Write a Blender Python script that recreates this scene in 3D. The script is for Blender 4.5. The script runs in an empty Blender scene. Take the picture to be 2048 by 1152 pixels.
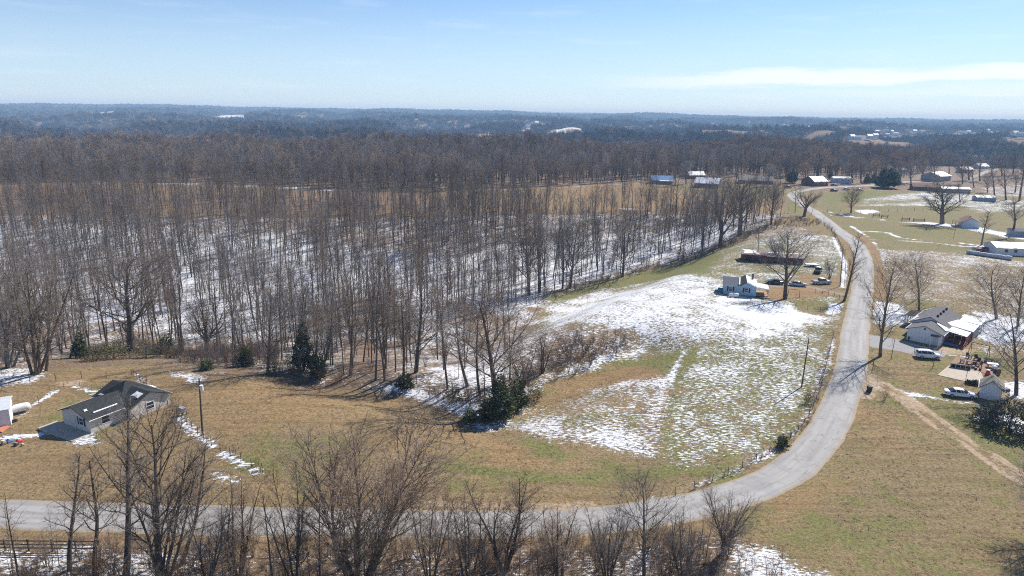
import bpy, math, random
import numpy as np
from mathutils import Vector, Matrix

# ------------------------------------------------------------------ camera
F, PITCH, ROLL, CAMH = 1365.33, math.radians(14.5), math.radians(0.9), 46.0   # focal length in photo pixels (2048 wide)
scene = bpy.context.scene
COL = scene.collection
cam_data = bpy.data.cameras.new('camera')
cam_data.sensor_width = 36.0
cam_data.lens = 36.0 * F / 2048.0
cam_data.clip_start = 0.5
cam_data.clip_end = 60000
cam = bpy.data.objects.new('camera', cam_data)
COL.objects.link(cam)
CAM_M = Matrix.Rotation(math.pi / 2 - PITCH, 3, 'X') @ Matrix.Rotation(ROLL, 3, 'Z')
cam.matrix_world = Matrix.Translation((0, 0, CAMH)) @ CAM_M.to_4x4()
scene.camera = cam
CM = np.array(CAM_M)

# ------------------------------------------------------------------ sky and sun
SUN_EL, SUN_AZ = math.radians(41), math.radians(46)      # azimuth measured from +Y (view direction) towards +X
world = bpy.data.worlds.new('World')
scene.world = world
world.use_nodes = True
wt = world.node_tree
wt.nodes.clear()
def WN(t, **k):
    n = wt.nodes.new(t)
    for a, b in k.items(): setattr(n, a, b)
    return n
def WM(op, a, b=None, c=None):
    n = WN('ShaderNodeMath', operation=op)
    for i, v in enumerate((a, b, c)):
        if v is None: continue
        if isinstance(v, (int, float)): n.inputs[i].default_value = v
        else: wt.links.new(v, n.inputs[i])
    return n.outputs[0]
def WS(v, a, b):
    n = WN('ShaderNodeMapRange', interpolation_type='SMOOTHSTEP')
    wt.links.new(v, n.inputs[0])
    n.inputs[1].default_value = a; n.inputs[2].default_value = b
    return n.outputs[0]
sky = WN('ShaderNodeTexSky', sky_type='NISHITA', sun_disc=False)
sky.sun_elevation = SUN_EL
sky.sun_rotation = SUN_AZ
sky.altitude = 250
sky.air_density = 1.0
sky.dust_density = 0.1
sky.ozone_density = 1.3
tc = WN('ShaderNodeTexCoord')
sx = WN('ShaderNodeSeparateXYZ')
wt.links.new(tc.outputs['Generated'], sx.inputs[0])
az = WM('ARCTAN2', sx.outputs[0], sx.outputs[1])
el = WM('ARCSINE', sx.outputs[2])
cv = WN('ShaderNodeCombineXYZ')
wt.links.new(WM('MULTIPLY', az, 7.0), cv.inputs[0])
wt.links.new(WM('MULTIPLY', el, 60.0), cv.inputs[1])
nz = WN('ShaderNodeTexNoise')
nz.inputs['Scale'].default_value = 1.0
nz.inputs['Detail'].default_value = 6
nz.inputs['Roughness'].default_value = 0.55
wt.links.new(cv.outputs[0], nz.inputs['Vector'])
# cirrus bank low over the right half of the horizon, fading to the left
wob = WM('MULTIPLY_ADD', nz.outputs[0], 0.030, -0.015)
el2 = WM('ADD', WM('SUBTRACT', el, WM('MULTIPLY', az, 0.022)), wob)
bank = WM('MULTIPLY', WS(el2, 0.026, 0.034), WM('SUBTRACT', 1.0, WS(el2, 0.042, 0.052)))
bank = WM('MULTIPLY', bank, WS(az, 0.06, 0.36))
bank2 = WM('MULTIPLY', WM('MULTIPLY', WS(el2, 0.010, 0.018), WM('SUBTRACT', 1.0, WS(el2, 0.020, 0.029))), WS(az, 0.25, 0.6))
wisp = WM('MULTIPLY', WM('MULTIPLY', WS(WM('ADD', el, wob), 0.150, 0.160), WM('SUBTRACT', 1.0, WS(WM('ADD', el, wob), 0.164, 0.176))),
          WM('MULTIPLY', WS(az, -0.34, -0.29), WM('SUBTRACT', 1.0, WS(az, -0.27, -0.24))))
veil = WM('MULTIPLY', WS(nz.outputs[0], 0.5, 0.85), 0.22)
cl = WM('MINIMUM', WM('ADD', WM('ADD', WM('MULTIPLY', bank, 0.8), WM('MULTIPLY', bank2, 0.35)), WM('ADD', WM('MULTIPLY', wisp, 0.45), veil)), 0.9)
tint = WN('ShaderNodeMix', data_type='RGBA', blend_type='MULTIPLY')
tint.inputs[0].default_value = 1.0
wt.links.new(sky.outputs[0], tint.inputs[6])
tint.inputs[7].default_value = (0.77, 0.95, 1.24, 1)
airy = WN('ShaderNodeMix', data_type='RGBA')           # moisture paling the lowest band of sky, the same all round
wt.links.new(WM('MULTIPLY', WM('SUBTRACT', 1.0, WS(el, 0.0, 0.20)), 0.62), airy.inputs[0])
wt.links.new(tint.outputs[2], airy.inputs[6])
airy.inputs[7].default_value = (6.9, 8.7, 10.6, 1)
mixc = WN('ShaderNodeMix', data_type='RGBA')
wt.links.new(cl, mixc.inputs[0])
wt.links.new(airy.outputs[2], mixc.inputs[6])
mixc.inputs[7].default_value = (10.2, 10.7, 11.2, 1)
bg = WN('ShaderNodeBackground')
bg.inputs['Strength'].default_value = 0.074
wt.links.new(mixc.outputs[2], bg.inputs[0])
wo = WN('ShaderNodeOutputWorld')
wt.links.new(bg.outputs[0], wo.inputs[0])

sun_d = bpy.data.lights.new('sun', 'SUN')
sun_d.energy = 4.95
sun_d.angle = math.radians(0.53)
sun_d.color = (1.0, 0.955, 0.89)
sun = bpy.data.objects.new('sun', sun_d)
COL.objects.link(sun)
sdir = Vector((math.sin(SUN_AZ) * math.cos(SUN_EL), math.cos(SUN_AZ) * math.cos(SUN_EL), math.sin(SUN_EL)))
sun.rotation_euler = sdir.to_track_quat('Z', 'Y').to_euler()
sun.location = sdir * 500

scene.view_settings.view_transform = 'Standard'
scene.view_settings.look = 'None'
scene.view_settings.exposure = 0.48
scene.view_settings.gamma = 1.0
scene.view_settings.use_curve_mapping = False
scene.render.engine = 'CYCLES'
scene.cycles.max_bounces = 5
scene.cycles.diffuse_bounces = 2
scene.cycles.glossy_bounces = 2
scene.cycles.volume_bounces = 1
scene.cycles.use_denoising = False
scene.cycles.filter_width = 1.1

rnd = random.Random(7)
rng = np.random.default_rng(11)

# ------------------------------------------------------------------ noise and terrain
_T = np.random.default_rng(5).random((256, 256))
def vnoise(x, y):
    xi = np.floor(x).astype(int); yi = np.floor(y).astype(int)
    fx = x - xi; fy = y - yi
    fx = fx * fx * fx * (fx * (fx * 6 - 15) + 10); fy = fy * fy * fy * (fy * (fy * 6 - 15) + 10)
    a = _T[xi & 255, yi & 255]; b = _T[(xi + 1) & 255, yi & 255]
    c = _T[xi & 255, (yi + 1) & 255]; d = _T[(xi + 1) & 255, (yi + 1) & 255]
    return (a * (1 - fx) + b * fx) * (1 - fy) + (c * (1 - fx) + d * fx) * fy
def fbm(x, y, o=4):
    s = 0; a = 1; t = 0
    for i in range(o):
        s = s + a * vnoise(x + 17.3 * i, y - 9.1 * i); t += a; a *= 0.5; x = x * 2.03; y = y * 2.03
    return s / t
def sst(v, a, b):
    t = np.clip((v - a) / (b - a), 0, 1)
    return t * t * (3 - 2 * t)
def seg_dist(X, Y, pts):
    D = np.full(np.shape(X), 1e9)
    for (x0, y0), (x1, y1) in zip(pts[:-1], pts[1:]):
        dx, dy = x1 - x0, y1 - y0
        t = np.clip(((X - x0) * dx + (Y - y0) * dy) / (dx * dx + dy * dy + 1e-9), 0, 1)
        D = np.minimum(D, np.hypot(X - x0 - t * dx, Y - y0 - t * dy))
    return D
def inside(X, Y, pts):
    r = np.zeros(np.shape(X), bool)
    n = len(pts)
    for i in range(n):
        x0, y0 = pts[i]; x1, y1 = pts[(i + 1) % n]
        if y0 == y1: continue
        c = ((y0 > Y) != (y1 > Y)) & (X < (x1 - x0) * (Y - y0) / (y1 - y0) + x0)
        r ^= c
    return r
def ray(px, py):
    d = CM @ np.array([(px - 1024) / F, (576 - py) / F, -1.0])
    return d
def flat(px, py, z=0.0):
    d = ray(px, py); t = (z - CAMH) / d[2]
    return d[0] * t, d[1] * t
GULLY = [flat(*p) for p in ((620, 752), (760, 778), (880, 812), (965, 838), (1060, 795), (1160, 745), (1290, 695))]
def H(X, Y):
    X = np.asarray(X, float); Y = np.asarray(Y, float)
    und = (fbm(X / 60 + 3, Y / 60 + 8, 3) - 0.5) * 1.1 * sst(np.hypot(X, Y), 60, 220)
    und = und + (fbm(X / 170 + 9, Y / 170 + 2, 3) - 0.5) * 16 * sst(np.hypot(X, Y), 470, 640)
    # hollow that the woods stand in
    edge = np.where(X < -8, 0, (X + 8) * 1.35)
    b = sst(Y - edge, 108, 165) * (1 - sst(Y - edge * 0.3, 200, 330)) * (1 - sst(X, 60, 130))
    g = seg_dist(X, Y, GULLY)
    near = -11.0 * b - 2.8 * np.exp(-(g / 7.0) ** 2) + und
    # the tan field and the snowy pasture swell up either side of the draw
    near = near + 1.8 * np.exp(-((X + 32) / 26) ** 2 - ((Y - 92) / 18) ** 2) + 2.6 * np.exp(-((X - 38) / 26) ** 2 - ((Y - 146) / 30) ** 2)
    D = np.hypot(X, Y)
    A = np.arctan2(X, Y)
    left = 1 - sst(A, -0.05, 0.35)
    f = sst(D, 560 + 160 * fbm(X / 300, Y / 300, 2) + 160 * (1 - left), 1050 + 150 * (1 - left))
    n1 = fbm(X / 420 + 5.2, Y / 420 + 1.7, 5) - 0.5
    hills = -56 * left - 28 * (1 - left)
    hills = hills * (1 - sst(D, 2600, 5200)) + n1 * 60 * (0.4 + 0.6 * left)
    # long overlapping wooded ridges, one behind the other
    yh = A * 21.4
    for i, (dk, wk, rel, am) in enumerate(RIDGES):
        dd_ = dk * (1 + 0.30 * (fbm(A * 5.5 + 3.7 * i, A * 0 + 11.3 * i, 3) - 0.5)) + 260 * (n1 * 2)
        top = CAMH - (rel + am * 2 * (fbm(A * (8.5 + 0.8 * i) + 7.1 * i, A * 0 + 5.9 * i, 4) - 0.5) * 1.7) / F * dk - 18
        w_ = np.exp(-((D - dd_) / wk) ** 2)
        hills = np.maximum(hills, -70 + (top + 70) * w_ + n1 * (10 + 34 * w_))
    far = sst(D, 4200, 9000)
    hills = hills * (1 - 0.8 * far) + (20 + 14 * left) * far + 20 * sst(D, 9500, 13500)
    return near * (1 - f) + hills * f
RIDGES = ((1330, 150, 38, 14), (1950, 200, 24, 12), (2900, 300, 13, 9), (4300, 480, 5.5, 6), (6600, 800, 0.5, 3))
_ts = np.concatenate([np.arange(40, 400, 0.8), 400 * 1.006 ** np.arange(0, 610)])
def G(px, py):
    """where the ray through a photo pixel meets the ground"""
    d = ray(px, py)
    X = d[0] * _ts; Y = d[1] * _ts; Z = CAMH + d[2] * _ts
    k = Z - H(X, Y)
    i = int(np.argmax(k < 0))
    if k[i] >= 0: i = len(_ts) - 1
    a = k[i - 1] / (k[i - 1] - k[i]) if i > 0 else 0
    t = _ts[i - 1] + (_ts[i] - _ts[i - 1]) * a if i > 0 else _ts[0]
    return float(d[0] * t), float(d[1] * t)
def hz(x, y): return float(H(x, y))
def PX(x, y, z):
    c = CM.T @ np.array([x, y, z - CAMH])
    return 1024 + F * c[0] / -c[2], 576 - F * c[1] / -c[2]
def depth(x, y, z=0): return float(-(CM.T @ np.array([x, y, z - CAMH]))[2])
def gp(*pts): return [G(*p) for p in pts]

# ------------------------------------------------------------------ materials
def new_mat(name):
    m = bpy.data.materials.new(name); m.use_nodes = True
    return m, m.node_tree, m.node_tree.nodes['Principled BSDF']
def nd(t, kind, **k):
    n = t.nodes.new(kind)
    for a, b in k.items(): setattr(n, a, b)
    return n
def rgb(t, fac, a, b):
    n = nd(t, 'ShaderNodeMix', data_type='RGBA')
    for i, v in ((0, fac), (6, a), (7, b)):
        if hasattr(v, 'node'): t.links.new(v, n.inputs[i])
        elif i == 0: n.inputs[0].default_value = v
        else: n.inputs[i].default_value = (*v, 1) if len(v) == 3 else v
    return n.outputs[2]
def ma(t, op, a, b=None, c=None, clamp=False):
    n = nd(t, 'ShaderNodeMath', operation=op); n.use_clamp = clamp
    for i, v in enumerate((a, b, c)):
        if v is None: continue
        if isinstance(v, (int, float)): n.inputs[i].default_value = v
        else: t.links.new(v, n.inputs[i])
    return n.outputs[0]
def ss(t, v, a, b, lo=0.0, hi=1.0):
    n = nd(t, 'ShaderNodeMapRange', interpolation_type='SMOOTHSTEP')
    t.links.new(v, n.inputs[0])
    for i, x in ((1, a), (2, b), (3, lo), (4, hi)):
        if hasattr(x, 'node'): t.links.new(x, n.inputs[i])
        else: n.inputs[i].default_value = x
    return n.outputs[0]
def noi(t, vec, scale, detail=3, rough=0.5):
    n = nd(t, 'ShaderNodeTexNoise')
    n.inputs['Scale'].default_value = scale; n.inputs['Detail'].default_value = detail; n.inputs['Roughness'].default_value = rough
    if vec is not None: t.links.new(vec, n.inputs['Vector'])
    return n.outputs[0]
def plain(name, c, rough=0.8, var=0.15, scale=3.0, metal=0.0, spec=0.3, objvar=0.0, bump=0.0):
    """one colour with worn, mottled variation"""
    m, t, p = new_mat(name)
    tcn = nd(t, 'ShaderNodeTexCoord')
    n1 = noi(t, tcn.outputs['Object'], scale, 5, 0.65)
    f = ss(t, n1, 0.3, 0.7)
    lo = tuple(x * (1 - var) for x in c); hi = tuple(min(1, x * (1 + var * 0.7)) for x in c)
    col = rgb(t, f, lo, hi)
    if objvar:
        oi = nd(t, 'ShaderNodeObjectInfo')
        hs = nd(t, 'ShaderNodeHueSaturation')
        t.links.new(ma(t, 'MULTIPLY_ADD', oi.outputs['Random'], 2 * objvar, 1 - objvar), hs.inputs['Value'])
        hs.inputs['Saturation'].default_value = 1.0
        t.links.new(col, hs.inputs['Color']); col = hs.outputs[0]
    t.links.new(col, p.inputs['Base Color'])
    p.inputs['Roughness'].default_value = rough; p.inputs['Metallic'].default_value = metal
    p.inputs['Specular IOR Level'].default_value = spec
    if bump:
        b = nd(t, 'ShaderNodeBump'); b.inputs['Strength'].default_value = bump; b.inputs['Distance'].default_value = 0.03
        t.links.new(noi(t, tcn.outputs['Object'], scale * 5, 4), b.inputs['Height']); t.links.new(b.outputs[0], p.inputs['Normal'])
    return m
def banded(name, c, axis, freq, depth_=0.25, rough=0.8, var=0.12, spec=0.3):
    """boards, shingle courses or sheet-metal ribs: bands along one object axis, too fine to build at this distance"""
    m, t, p = new_mat(name)
    tcn = nd(t, 'ShaderNodeTexCoord')
    s = nd(t, 'ShaderNodeSeparateXYZ'); t.links.new(tcn.outputs['Object'], s.inputs[0])
    saw = ma(t, 'FRACT', ma(t, 'MULTIPLY', s.outputs[axis], freq))
    n1 = noi(t, tcn.outputs['Object'], 2.2, 5, 0.7)
    lo = tuple(x * (1 - var) for x in c); hi = tuple(min(1, x * (1 + var)) for x in c)
    col = rgb(t, ss(t, n1, 0.3, 0.7), lo, hi)
    col = rgb(t, ma(t, 'MULTIPLY', ss(t, saw, 0.0, 0.14, 1, 0), depth_), col, tuple(x * 0.35 for x in c))
    t.links.new(col, p.inputs['Base Color'])
    b = nd(t, 'ShaderNodeBump'); b.inputs['Strength'].default_value = 0.5; b.inputs['Distance'].default_value = 0.02
    t.links.new(saw, b.inputs['Height']); t.links.new(b.outputs[0], p.inputs['Normal'])
    p.inputs['Roughness'].default_value = rough; p.inputs['Specular IOR Level'].default_value = spec
    return m
MAT = {}
def bark_mat(name, dark, light, spec=0.15):
    m, t, p = new_mat(name)
    g = nd(t, 'ShaderNodeNewGeometry'); oi = nd(t, 'ShaderNodeObjectInfo')
    n1 = noi(t, g.outputs['Position'], 1.3, 4, 0.7)
    col = rgb(t, ss(t, n1, 0.3, 0.72), dark, light)
    hs = nd(t, 'ShaderNodeHueSaturation')
    t.links.new(ma(t, 'MULTIPLY_ADD', oi.outputs['Random'], 0.7, 0.65), hs.inputs['Value'])
    t.links.new(ma(t, 'MULTIPLY_ADD', ma(t, 'FRACT', ma(t, 'MULTIPLY', oi.outputs['Random'], 7.31)), 0.9, 0.5), hs.inputs['Saturation'])
    t.links.new(col, hs.inputs['Color'])
    t.links.new(hs.outputs[0], p.inputs['Base Color'])
    p.inputs['Roughness'].default_value = 0.9; p.inputs['Specular IOR Level'].default_value = spec
    return m
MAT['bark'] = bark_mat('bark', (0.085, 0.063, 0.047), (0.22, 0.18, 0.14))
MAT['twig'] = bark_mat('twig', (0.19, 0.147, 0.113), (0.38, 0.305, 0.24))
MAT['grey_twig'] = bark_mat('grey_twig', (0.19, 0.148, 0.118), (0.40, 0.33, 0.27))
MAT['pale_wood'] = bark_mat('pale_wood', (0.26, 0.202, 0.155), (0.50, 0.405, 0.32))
MAT['brush'] = bark_mat('brush', (0.14, 0.088, 0.057), (0.32, 0.225, 0.155))
MAT['rust_weed'] = bark_mat('rust_weed', (0.20, 0.085, 0.035), (0.34, 0.19, 0.09))
MAT['needle'] = plain('needle', (0.075, 0.092, 0.036), 0.85, 0.5, 2.0, objvar=0.3, spec=0.2)
MAT['needle_olive'] = plain('needle_olive', (0.125, 0.115, 0.05), 0.85, 0.45, 2.0, objvar=0.2, spec=0.2)
MAT['pine'] = plain('pine', (0.045, 0.08, 0.05), 0.85, 0.4, 2.0, objvar=0.2, spec=0.2)
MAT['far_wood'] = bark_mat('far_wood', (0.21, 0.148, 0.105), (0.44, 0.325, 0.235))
MAT['hill_wood'] = bark_mat('hill_wood', (0.09, 0.070, 0.058), (0.19, 0.155, 0.125))
MAT['snow'] = plain('snow', (0.80, 0.81, 0.83), 0.6, 0.05, 1.5, spec=0.3, bump=0.3)
MAT['white_siding'] = banded('white_siding', (0.74, 0.75, 0.76), 2, 5.0, 0.25)
MAT['cream_siding'] = banded('cream_siding', (0.62, 0.59, 0.53), 2, 5.0, 0.25)
MAT['blue_siding'] = banded('blue_siding', (0.33, 0.50, 0.61), 2, 5.0, 0.35)
MAT['blue_skirt'] = plain('blue_skirt', (0.11, 0.24, 0.32), 0.8, 0.2)
MAT['grey_roof'] = banded('grey_roof', (0.16, 0.155, 0.16), 1, 3.5, 0.25, 0.95, 0.22, spec=0.12)
MAT['dark_roof'] = banded('dark_roof', (0.045, 0.048, 0.048), 1, 3.5, 0.25, 0.95, 0.3, spec=0.12)
MAT['slate_roof'] = banded('slate_roof', (0.12, 0.13, 0.16), 1, 3.5, 0.2, 0.9, 0.2)
MAT['pale_roof'] = banded('pale_roof', (0.60, 0.62, 0.64), 0, 2.2, 0.2, 0.45, 0.12, spec=0.5)
MAT['brown_roof'] = banded('brown_roof', (0.17, 0.095, 0.07), 1, 3.5, 0.3, 0.9, 0.3)
MAT['blue_roof'] = banded('blue_roof', (0.12, 0.27, 0.50), 0, 2.2, 0.25, 0.4, 0.1, spec=0.5)
MAT['rust_roof'] = banded('rust_roof', (0.20, 0.13, 0.115), 0, 2.2, 0.2, 0.7, 0.4)
MAT['white_trim'] = plain('white_trim', (0.80, 0.80, 0.80), 0.6, 0.06)
MAT['glass'] = plain('glass', (0.03, 0.035, 0.045), 0.12, 0.3, 1.0, spec=0.6)
MAT['shutter'] = plain('shutter', (0.025, 0.03, 0.04), 0.6, 0.2)
MAT['door'] = plain('door', (0.55, 0.56, 0.56), 0.6, 0.1)
MAT['dark_open'] = plain('dark_open', (0.02, 0.02, 0.022), 0.9, 0.3)
MAT['red_wood'] = banded('red_wood', (0.18, 0.05, 0.045), 0, 4.0, 0.4, 0.85, 0.3)
MAT['red_stair'] = plain('red_stair', (0.42, 0.16, 0.11), 0.8, 0.25)
MAT['brick'] = plain('brick', (0.19, 0.115, 0.09), 0.9, 0.3, 6)
MAT['grey_wall'] = plain('grey_wall', (0.33, 0.34, 0.36), 0.85, 0.2)
MAT['old_white'] = plain('old_white', (0.60, 0.62, 0.66), 0.85, 0.35, 4)
MAT['weathered'] = banded('weathered', (0.23, 0.205, 0.18), 2, 6.0, 0.4, 0.9, 0.3)
MAT['post_wood'] = plain('post_wood', (0.095, 0.08, 0.065), 0.9, 0.35, 6)
MAT['rail_wood'] = plain('rail_wood', (0.085, 0.07, 0.06), 0.85, 0.35, 5)
MAT['wire'] = plain('wire', (0.13, 0.125, 0.12), 0.5, 0.2, metal=0.6)
MAT['pole_wood'] = plain('pole_wood', (0.10, 0.08, 0.065), 0.9, 0.3, 4)
MAT['concrete'] = plain('concrete', (0.47, 0.40, 0.32), 0.9, 0.14, 1.2)
MAT['patio_gravel'] = plain('patio_gravel', (0.30, 0.19, 0.13), 0.95, 0.25, 5)
MAT['block'] = plain('block', (0.17, 0.165, 0.16), 0.9, 0.3, 6)
MAT['tan_wood'] = plain('tan_wood', (0.36, 0.24, 0.15), 0.8, 0.25, 6)
MAT['dark_wood'] = plain('dark_wood', (0.10, 0.06, 0.045), 0.8, 0.3, 6)
MAT['car_white'] = plain('car_white', (0.80, 0.81, 0.82), 0.25, 0.03, spec=0.6)
MAT['car_silver'] = plain('car_silver', (0.42, 0.44, 0.46), 0.3, 0.05, metal=0.3, spec=0.6)
MAT['car_black'] = plain('car_black', (0.03, 0.03, 0.035), 0.3, 0.1, spec=0.6)
MAT['car_red'] = plain('car_red', (0.30, 0.035, 0.03), 0.35, 0.1, spec=0.6)
MAT['tyre'] = plain('tyre', (0.025, 0.025, 0.027), 0.85, 0.2)
MAT['rim'] = plain('rim', (0.40, 0.41, 0.42), 0.35, 0.1, metal=0.6)
MAT['tail_lamp'] = plain('tail_lamp', (0.35, 0.02, 0.02), 0.3, 0.1)
MAT['head_lamp'] = plain('head_lamp', (0.65, 0.67, 0.70), 0.15, 0.05)
MAT['chrome'] = plain('chrome', (0.55, 0.56, 0.58), 0.25, 0.1, metal=0.8)
MAT['tank_white'] = plain('tank_white', (0.72, 0.71, 0.69), 0.4, 0.12, 4)
MAT['bin'] = plain('bin', (0.02, 0.035, 0.03), 0.6, 0.2)
MAT['red_plastic'] = plain('red_plastic', (0.62, 0.045, 0.03), 0.45, 0.1)
MAT['blue_plastic'] = plain('blue_plastic', (0.10, 0.22, 0.48), 0.5, 0.15)
MAT['white_plastic'] = plain('white_plastic', (0.75, 0.75, 0.75), 0.5, 0.06)
MAT['pink_plastic'] = plain('pink_plastic', (0.70, 0.45, 0.45), 0.5, 0.1)
MAT['orange_mat'] = plain('orange_mat', (0.55, 0.22, 0.13), 0.8, 0.12)
MAT['bale'] = plain('bale', (0.44, 0.47, 0.53), 0.5, 0.3, 2)
MAT['tarp'] = plain('tarp', (0.10, 0.23, 0.44), 0.5, 0.2)
MAT['tower'] = plain('tower', (0.50, 0.52, 0.54), 0.6, 0.1)
MAT['pot'] = plain('pot', (0.22, 0.24, 0.27), 0.7, 0.3)
MAT['dry_plant'] = plain('dry_plant', (0.30, 0.26, 0.16), 0.9, 0.4)
MAT['wreath'] = plain('wreath', (0.105, 0.108, 0.078), 0.9, 0.5, 3)
# ------------------------------------------------------------------ mesh helpers
class MB:
    def __init__(s): s.v = []; s.f = []; s.m = []
    def add(s, vs, fs, mi=0):
        o = len(s.v); s.v.extend([tuple(p) for p in vs]); s.f.extend([tuple(i + o for i in f) for f in fs]); s.m.extend([mi] * len(fs)); return s
    def box(s, x0, x1, y0, y1, z0, z1, mi=0):
        return s.add([(x0, y0, z0), (x1, y0, z0), (x1, y1, z0), (x0, y1, z0), (x0, y0, z1), (x1, y0, z1), (x1, y1, z1), (x0, y1, z1)],
                     [(3, 2, 1, 0), (4, 5, 6, 7), (0, 1, 5, 4), (1, 2, 6, 5), (2, 3, 7, 6), (3, 0, 4, 7)], mi)
    def slab(s, quad, th, mi=0):
        """a sheet of real thickness under the given quad (counter-clockwise from above)"""
        q = [Vector(p) for p in quad]
        n = (q[1] - q[0]).cross(q[2] - q[0]).normalized()
        if n.z < 0: n = -n; q = q[::-1]
        lo = [p - n * th for p in q]
        k = len(q)
        fs = [tuple(range(k)), tuple(range(2 * k - 1, k - 1, -1))]
        fs += [(i, i + k, (i + 1) % k + k, (i + 1) % k) for i in range(k)]
        return s.add(q + lo, fs, mi)
    def prism(s, prof, y0, y1, mi=0):
        """profile in x,z (counter-clockwise seen from -y) swept along y"""
        k = len(prof)
        vs = [(x, y0, z) for x, z in prof] + [(x, y1, z) for x, z in prof]
        fs = [tuple(range(k)), tuple(range(2 * k - 1, k - 1, -1))] + [((i + 1) % k, i, i + k, (i + 1) % k + k) for i in range(k)]
        return s.add(vs, fs, mi)
    def tube(s, pts, rs, k=6, mi=0, cap=True):
        pts = [Vector(p) for p in pts]; o = len(s.v)
        for i, p in enumerate(pts):
            d = (pts[min(i + 1, len(pts) - 1)] - pts[max(i - 1, 0)]).normalized()
            a = d.orthogonal().normalized(); b = d.cross(a)
            r = rs[i] if hasattr(rs, '__len__') else rs
            for j in range(k):
                t = 2 * math.pi * j / k
                s.v.append(tuple(p + (a * math.cos(t) + b * math.sin(t)) * r))
        for i in range(len(pts) - 1):
            for j in range(k):
                s.f.append((o + i * k + j, o + i * k + (j + 1) % k, o + (i + 1) * k + (j + 1) % k, o + (i + 1) * k + j)); s.m.append(mi)
        if cap:
            s.f.append(tuple(o + j for j in range(k - 1, -1, -1))); s.m.append(mi)
            e = o + (len(pts) - 1) * k
            s.f.append(tuple(e + j for j in range(k))); s.m.append(mi)
        return s
    def mesh(s, name, mats, smooth=False):
        me = bpy.data.meshes.new(name)
        me.from_pydata(s.v, [], s.f)
        for m in (mats if isinstance(mats, (list, tuple)) else [mats]): me.materials.append(MAT[m] if isinstance(m, str) else m)
        if any(s.m): me.polygons.foreach_set('material_index', s.m)
        if smooth: me.polygons.foreach_set('use_smooth', [True] * len(s.f))
        me.update()
        return me
def link(name, me, parent=None, loc=(0, 0, 0), rz=0.0):
    o = bpy.data.objects.new(name, me); COL.objects.link(o)
    o.location = loc; o.rotation_euler = (0, 0, rz)
    if parent is not None: o.parent = parent
    return o
def part(name, mb, mats, parent, loc=(0, 0, 0), rz=0.0, smooth=False, label=None):
    o = link(name, mb.mesh(name, mats, smooth), parent, loc, rz)
    if label: o['label'] = label
    return o
def tag(o, label, cat, group=None):
    o['label'] = label; o['category'] = cat
    if group: o['group'] = group
    return o
def thing(name, label, cat, loc, rz=0.0, group=None):
    o = bpy.data.objects.new(name, None); COL.objects.link(o)
    o.location = loc; o.rotation_euler = (0, 0, rz); o.empty_display_size = 0.3
    return tag(o, label, cat, group)

# ------------------------------------------------------------------ the road course
ROAD_PX = [(-420, 1016), (-200, 1019), (0, 1027), (400, 1040), (700, 1046), (1000, 1048), (1200, 1041), (1348, 1018), (1450, 997), (1560, 953), (1610, 915),
           (1655, 860), (1678, 809), (1697, 758), (1704, 724), (1708, 689), (1712, 655), (1717, 621), (1724, 587), (1727, 552), (1727, 518),
           (1711, 486), (1670, 456), (1631, 425), (1592, 400), (1588, 386), (1640, 376), (1760, 369), (1850, 361), (1960, 349), (2080, 338)]
def smooth_line(pts, step):
    """Catmull-Rom through the points, resampled"""
    P = np.array(pts); out = []
    Q = np.vstack([2 * P[0] - P[1], P, 2 * P[-1] - P[-2]])
    for i in range(1, len(Q) - 2):
        p0, p1, p2, p3 = Q[i - 1], Q[i], Q[i + 1], Q[i + 2]
        for t in np.linspace(0, 1, max(4, int(np.hypot(*(p2 - p1)) / step)), endpoint=False):
            out.append(0.5 * (2 * p1 + (p2 - p0) * t + (2 * p0 - 5 * p1 + 4 * p2 - p3) * t * t + (3 * p1 - p0 - 3 * p2 + p3) * t ** 3))
    out.append(P[-1])
    A = np.array(out); s = np.concatenate([[0], np.cumsum(np.hypot(*np.diff(A, axis=0).T))])
    n = int(s[-1] / step); u = np.linspace(0, s[-1], n + 1)
    A = np.stack([np.interp(u, s, A[:, 0]), np.interp(u, s, A[:, 1])], 1)
    k = np.array([1, 2, 3, 2, 1]) / 9.0
    B = A.copy(); B[2:-2, 0] = np.convolve(A[:, 0], k, 'valid'); B[2:-2, 1] = np.convolve(A[:, 1], k, 'valid')
    return B, u
ROAD, ROAD_S = smooth_line(gp(*ROAD_PX), 1.2)

# ------------------------------------------------------------------ ground: zones of cover in world space
ZONES = []          # (polygon or polyline, soft, {attr: value}, width or None, roughness of edge)
def zone(px, soft, line=None, rough=1.0, **vals): ZONES.append((gp(*px), soft, vals, line, rough))
# attrs: snow green leaf dirt gravel warm
# --- left and central fields
zone([(-60, 770), (260, 735), (480, 755), (700, 772), (860, 815), (960, 850), (1300, 925), (1420, 950), (1340, 1010), (1000, 1030), (-60, 1005)], 3, green=.18, warm=.55, snow=.03)
zone([(430, 780), (760, 785), (880, 850), (1100, 930), (1000, 945), (760, 880), (480, 860)], 6, warm=.85, green=.05)
zone([(480, 880), (640, 850), (760, 900), (640, 970), (520, 950)], 6, green=.55, warm=.2)
zone([(850, 925), (1150, 960), (1350, 955), (1300, 1000), (900, 990)], 5, green=.42, warm=.3)
zone([(640, 790), (800, 830), (960, 905), (900, 905), (720, 840)], 4, green=.35, warm=.5)
zone([(880, 930), (1000, 948), (1150, 955), (1300, 952)], 1.2, line=1.0, green=.75, warm=.1)
zone([(1000, 858), (1120, 900), (1260, 925), (1400, 935), (1480, 930), (1480, 955), (1280, 945), (1080, 912)], 2.5, green=.85, warm=.1)
# brown scrub along the foot of the woods
zone([(-60, 735), (90, 722), (260, 690), (420, 728), (700, 755), (700, 778), (420, 750), (260, 728), (100, 745), (-60, 765)], 3, leaf=.9, snow=.08)
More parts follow.
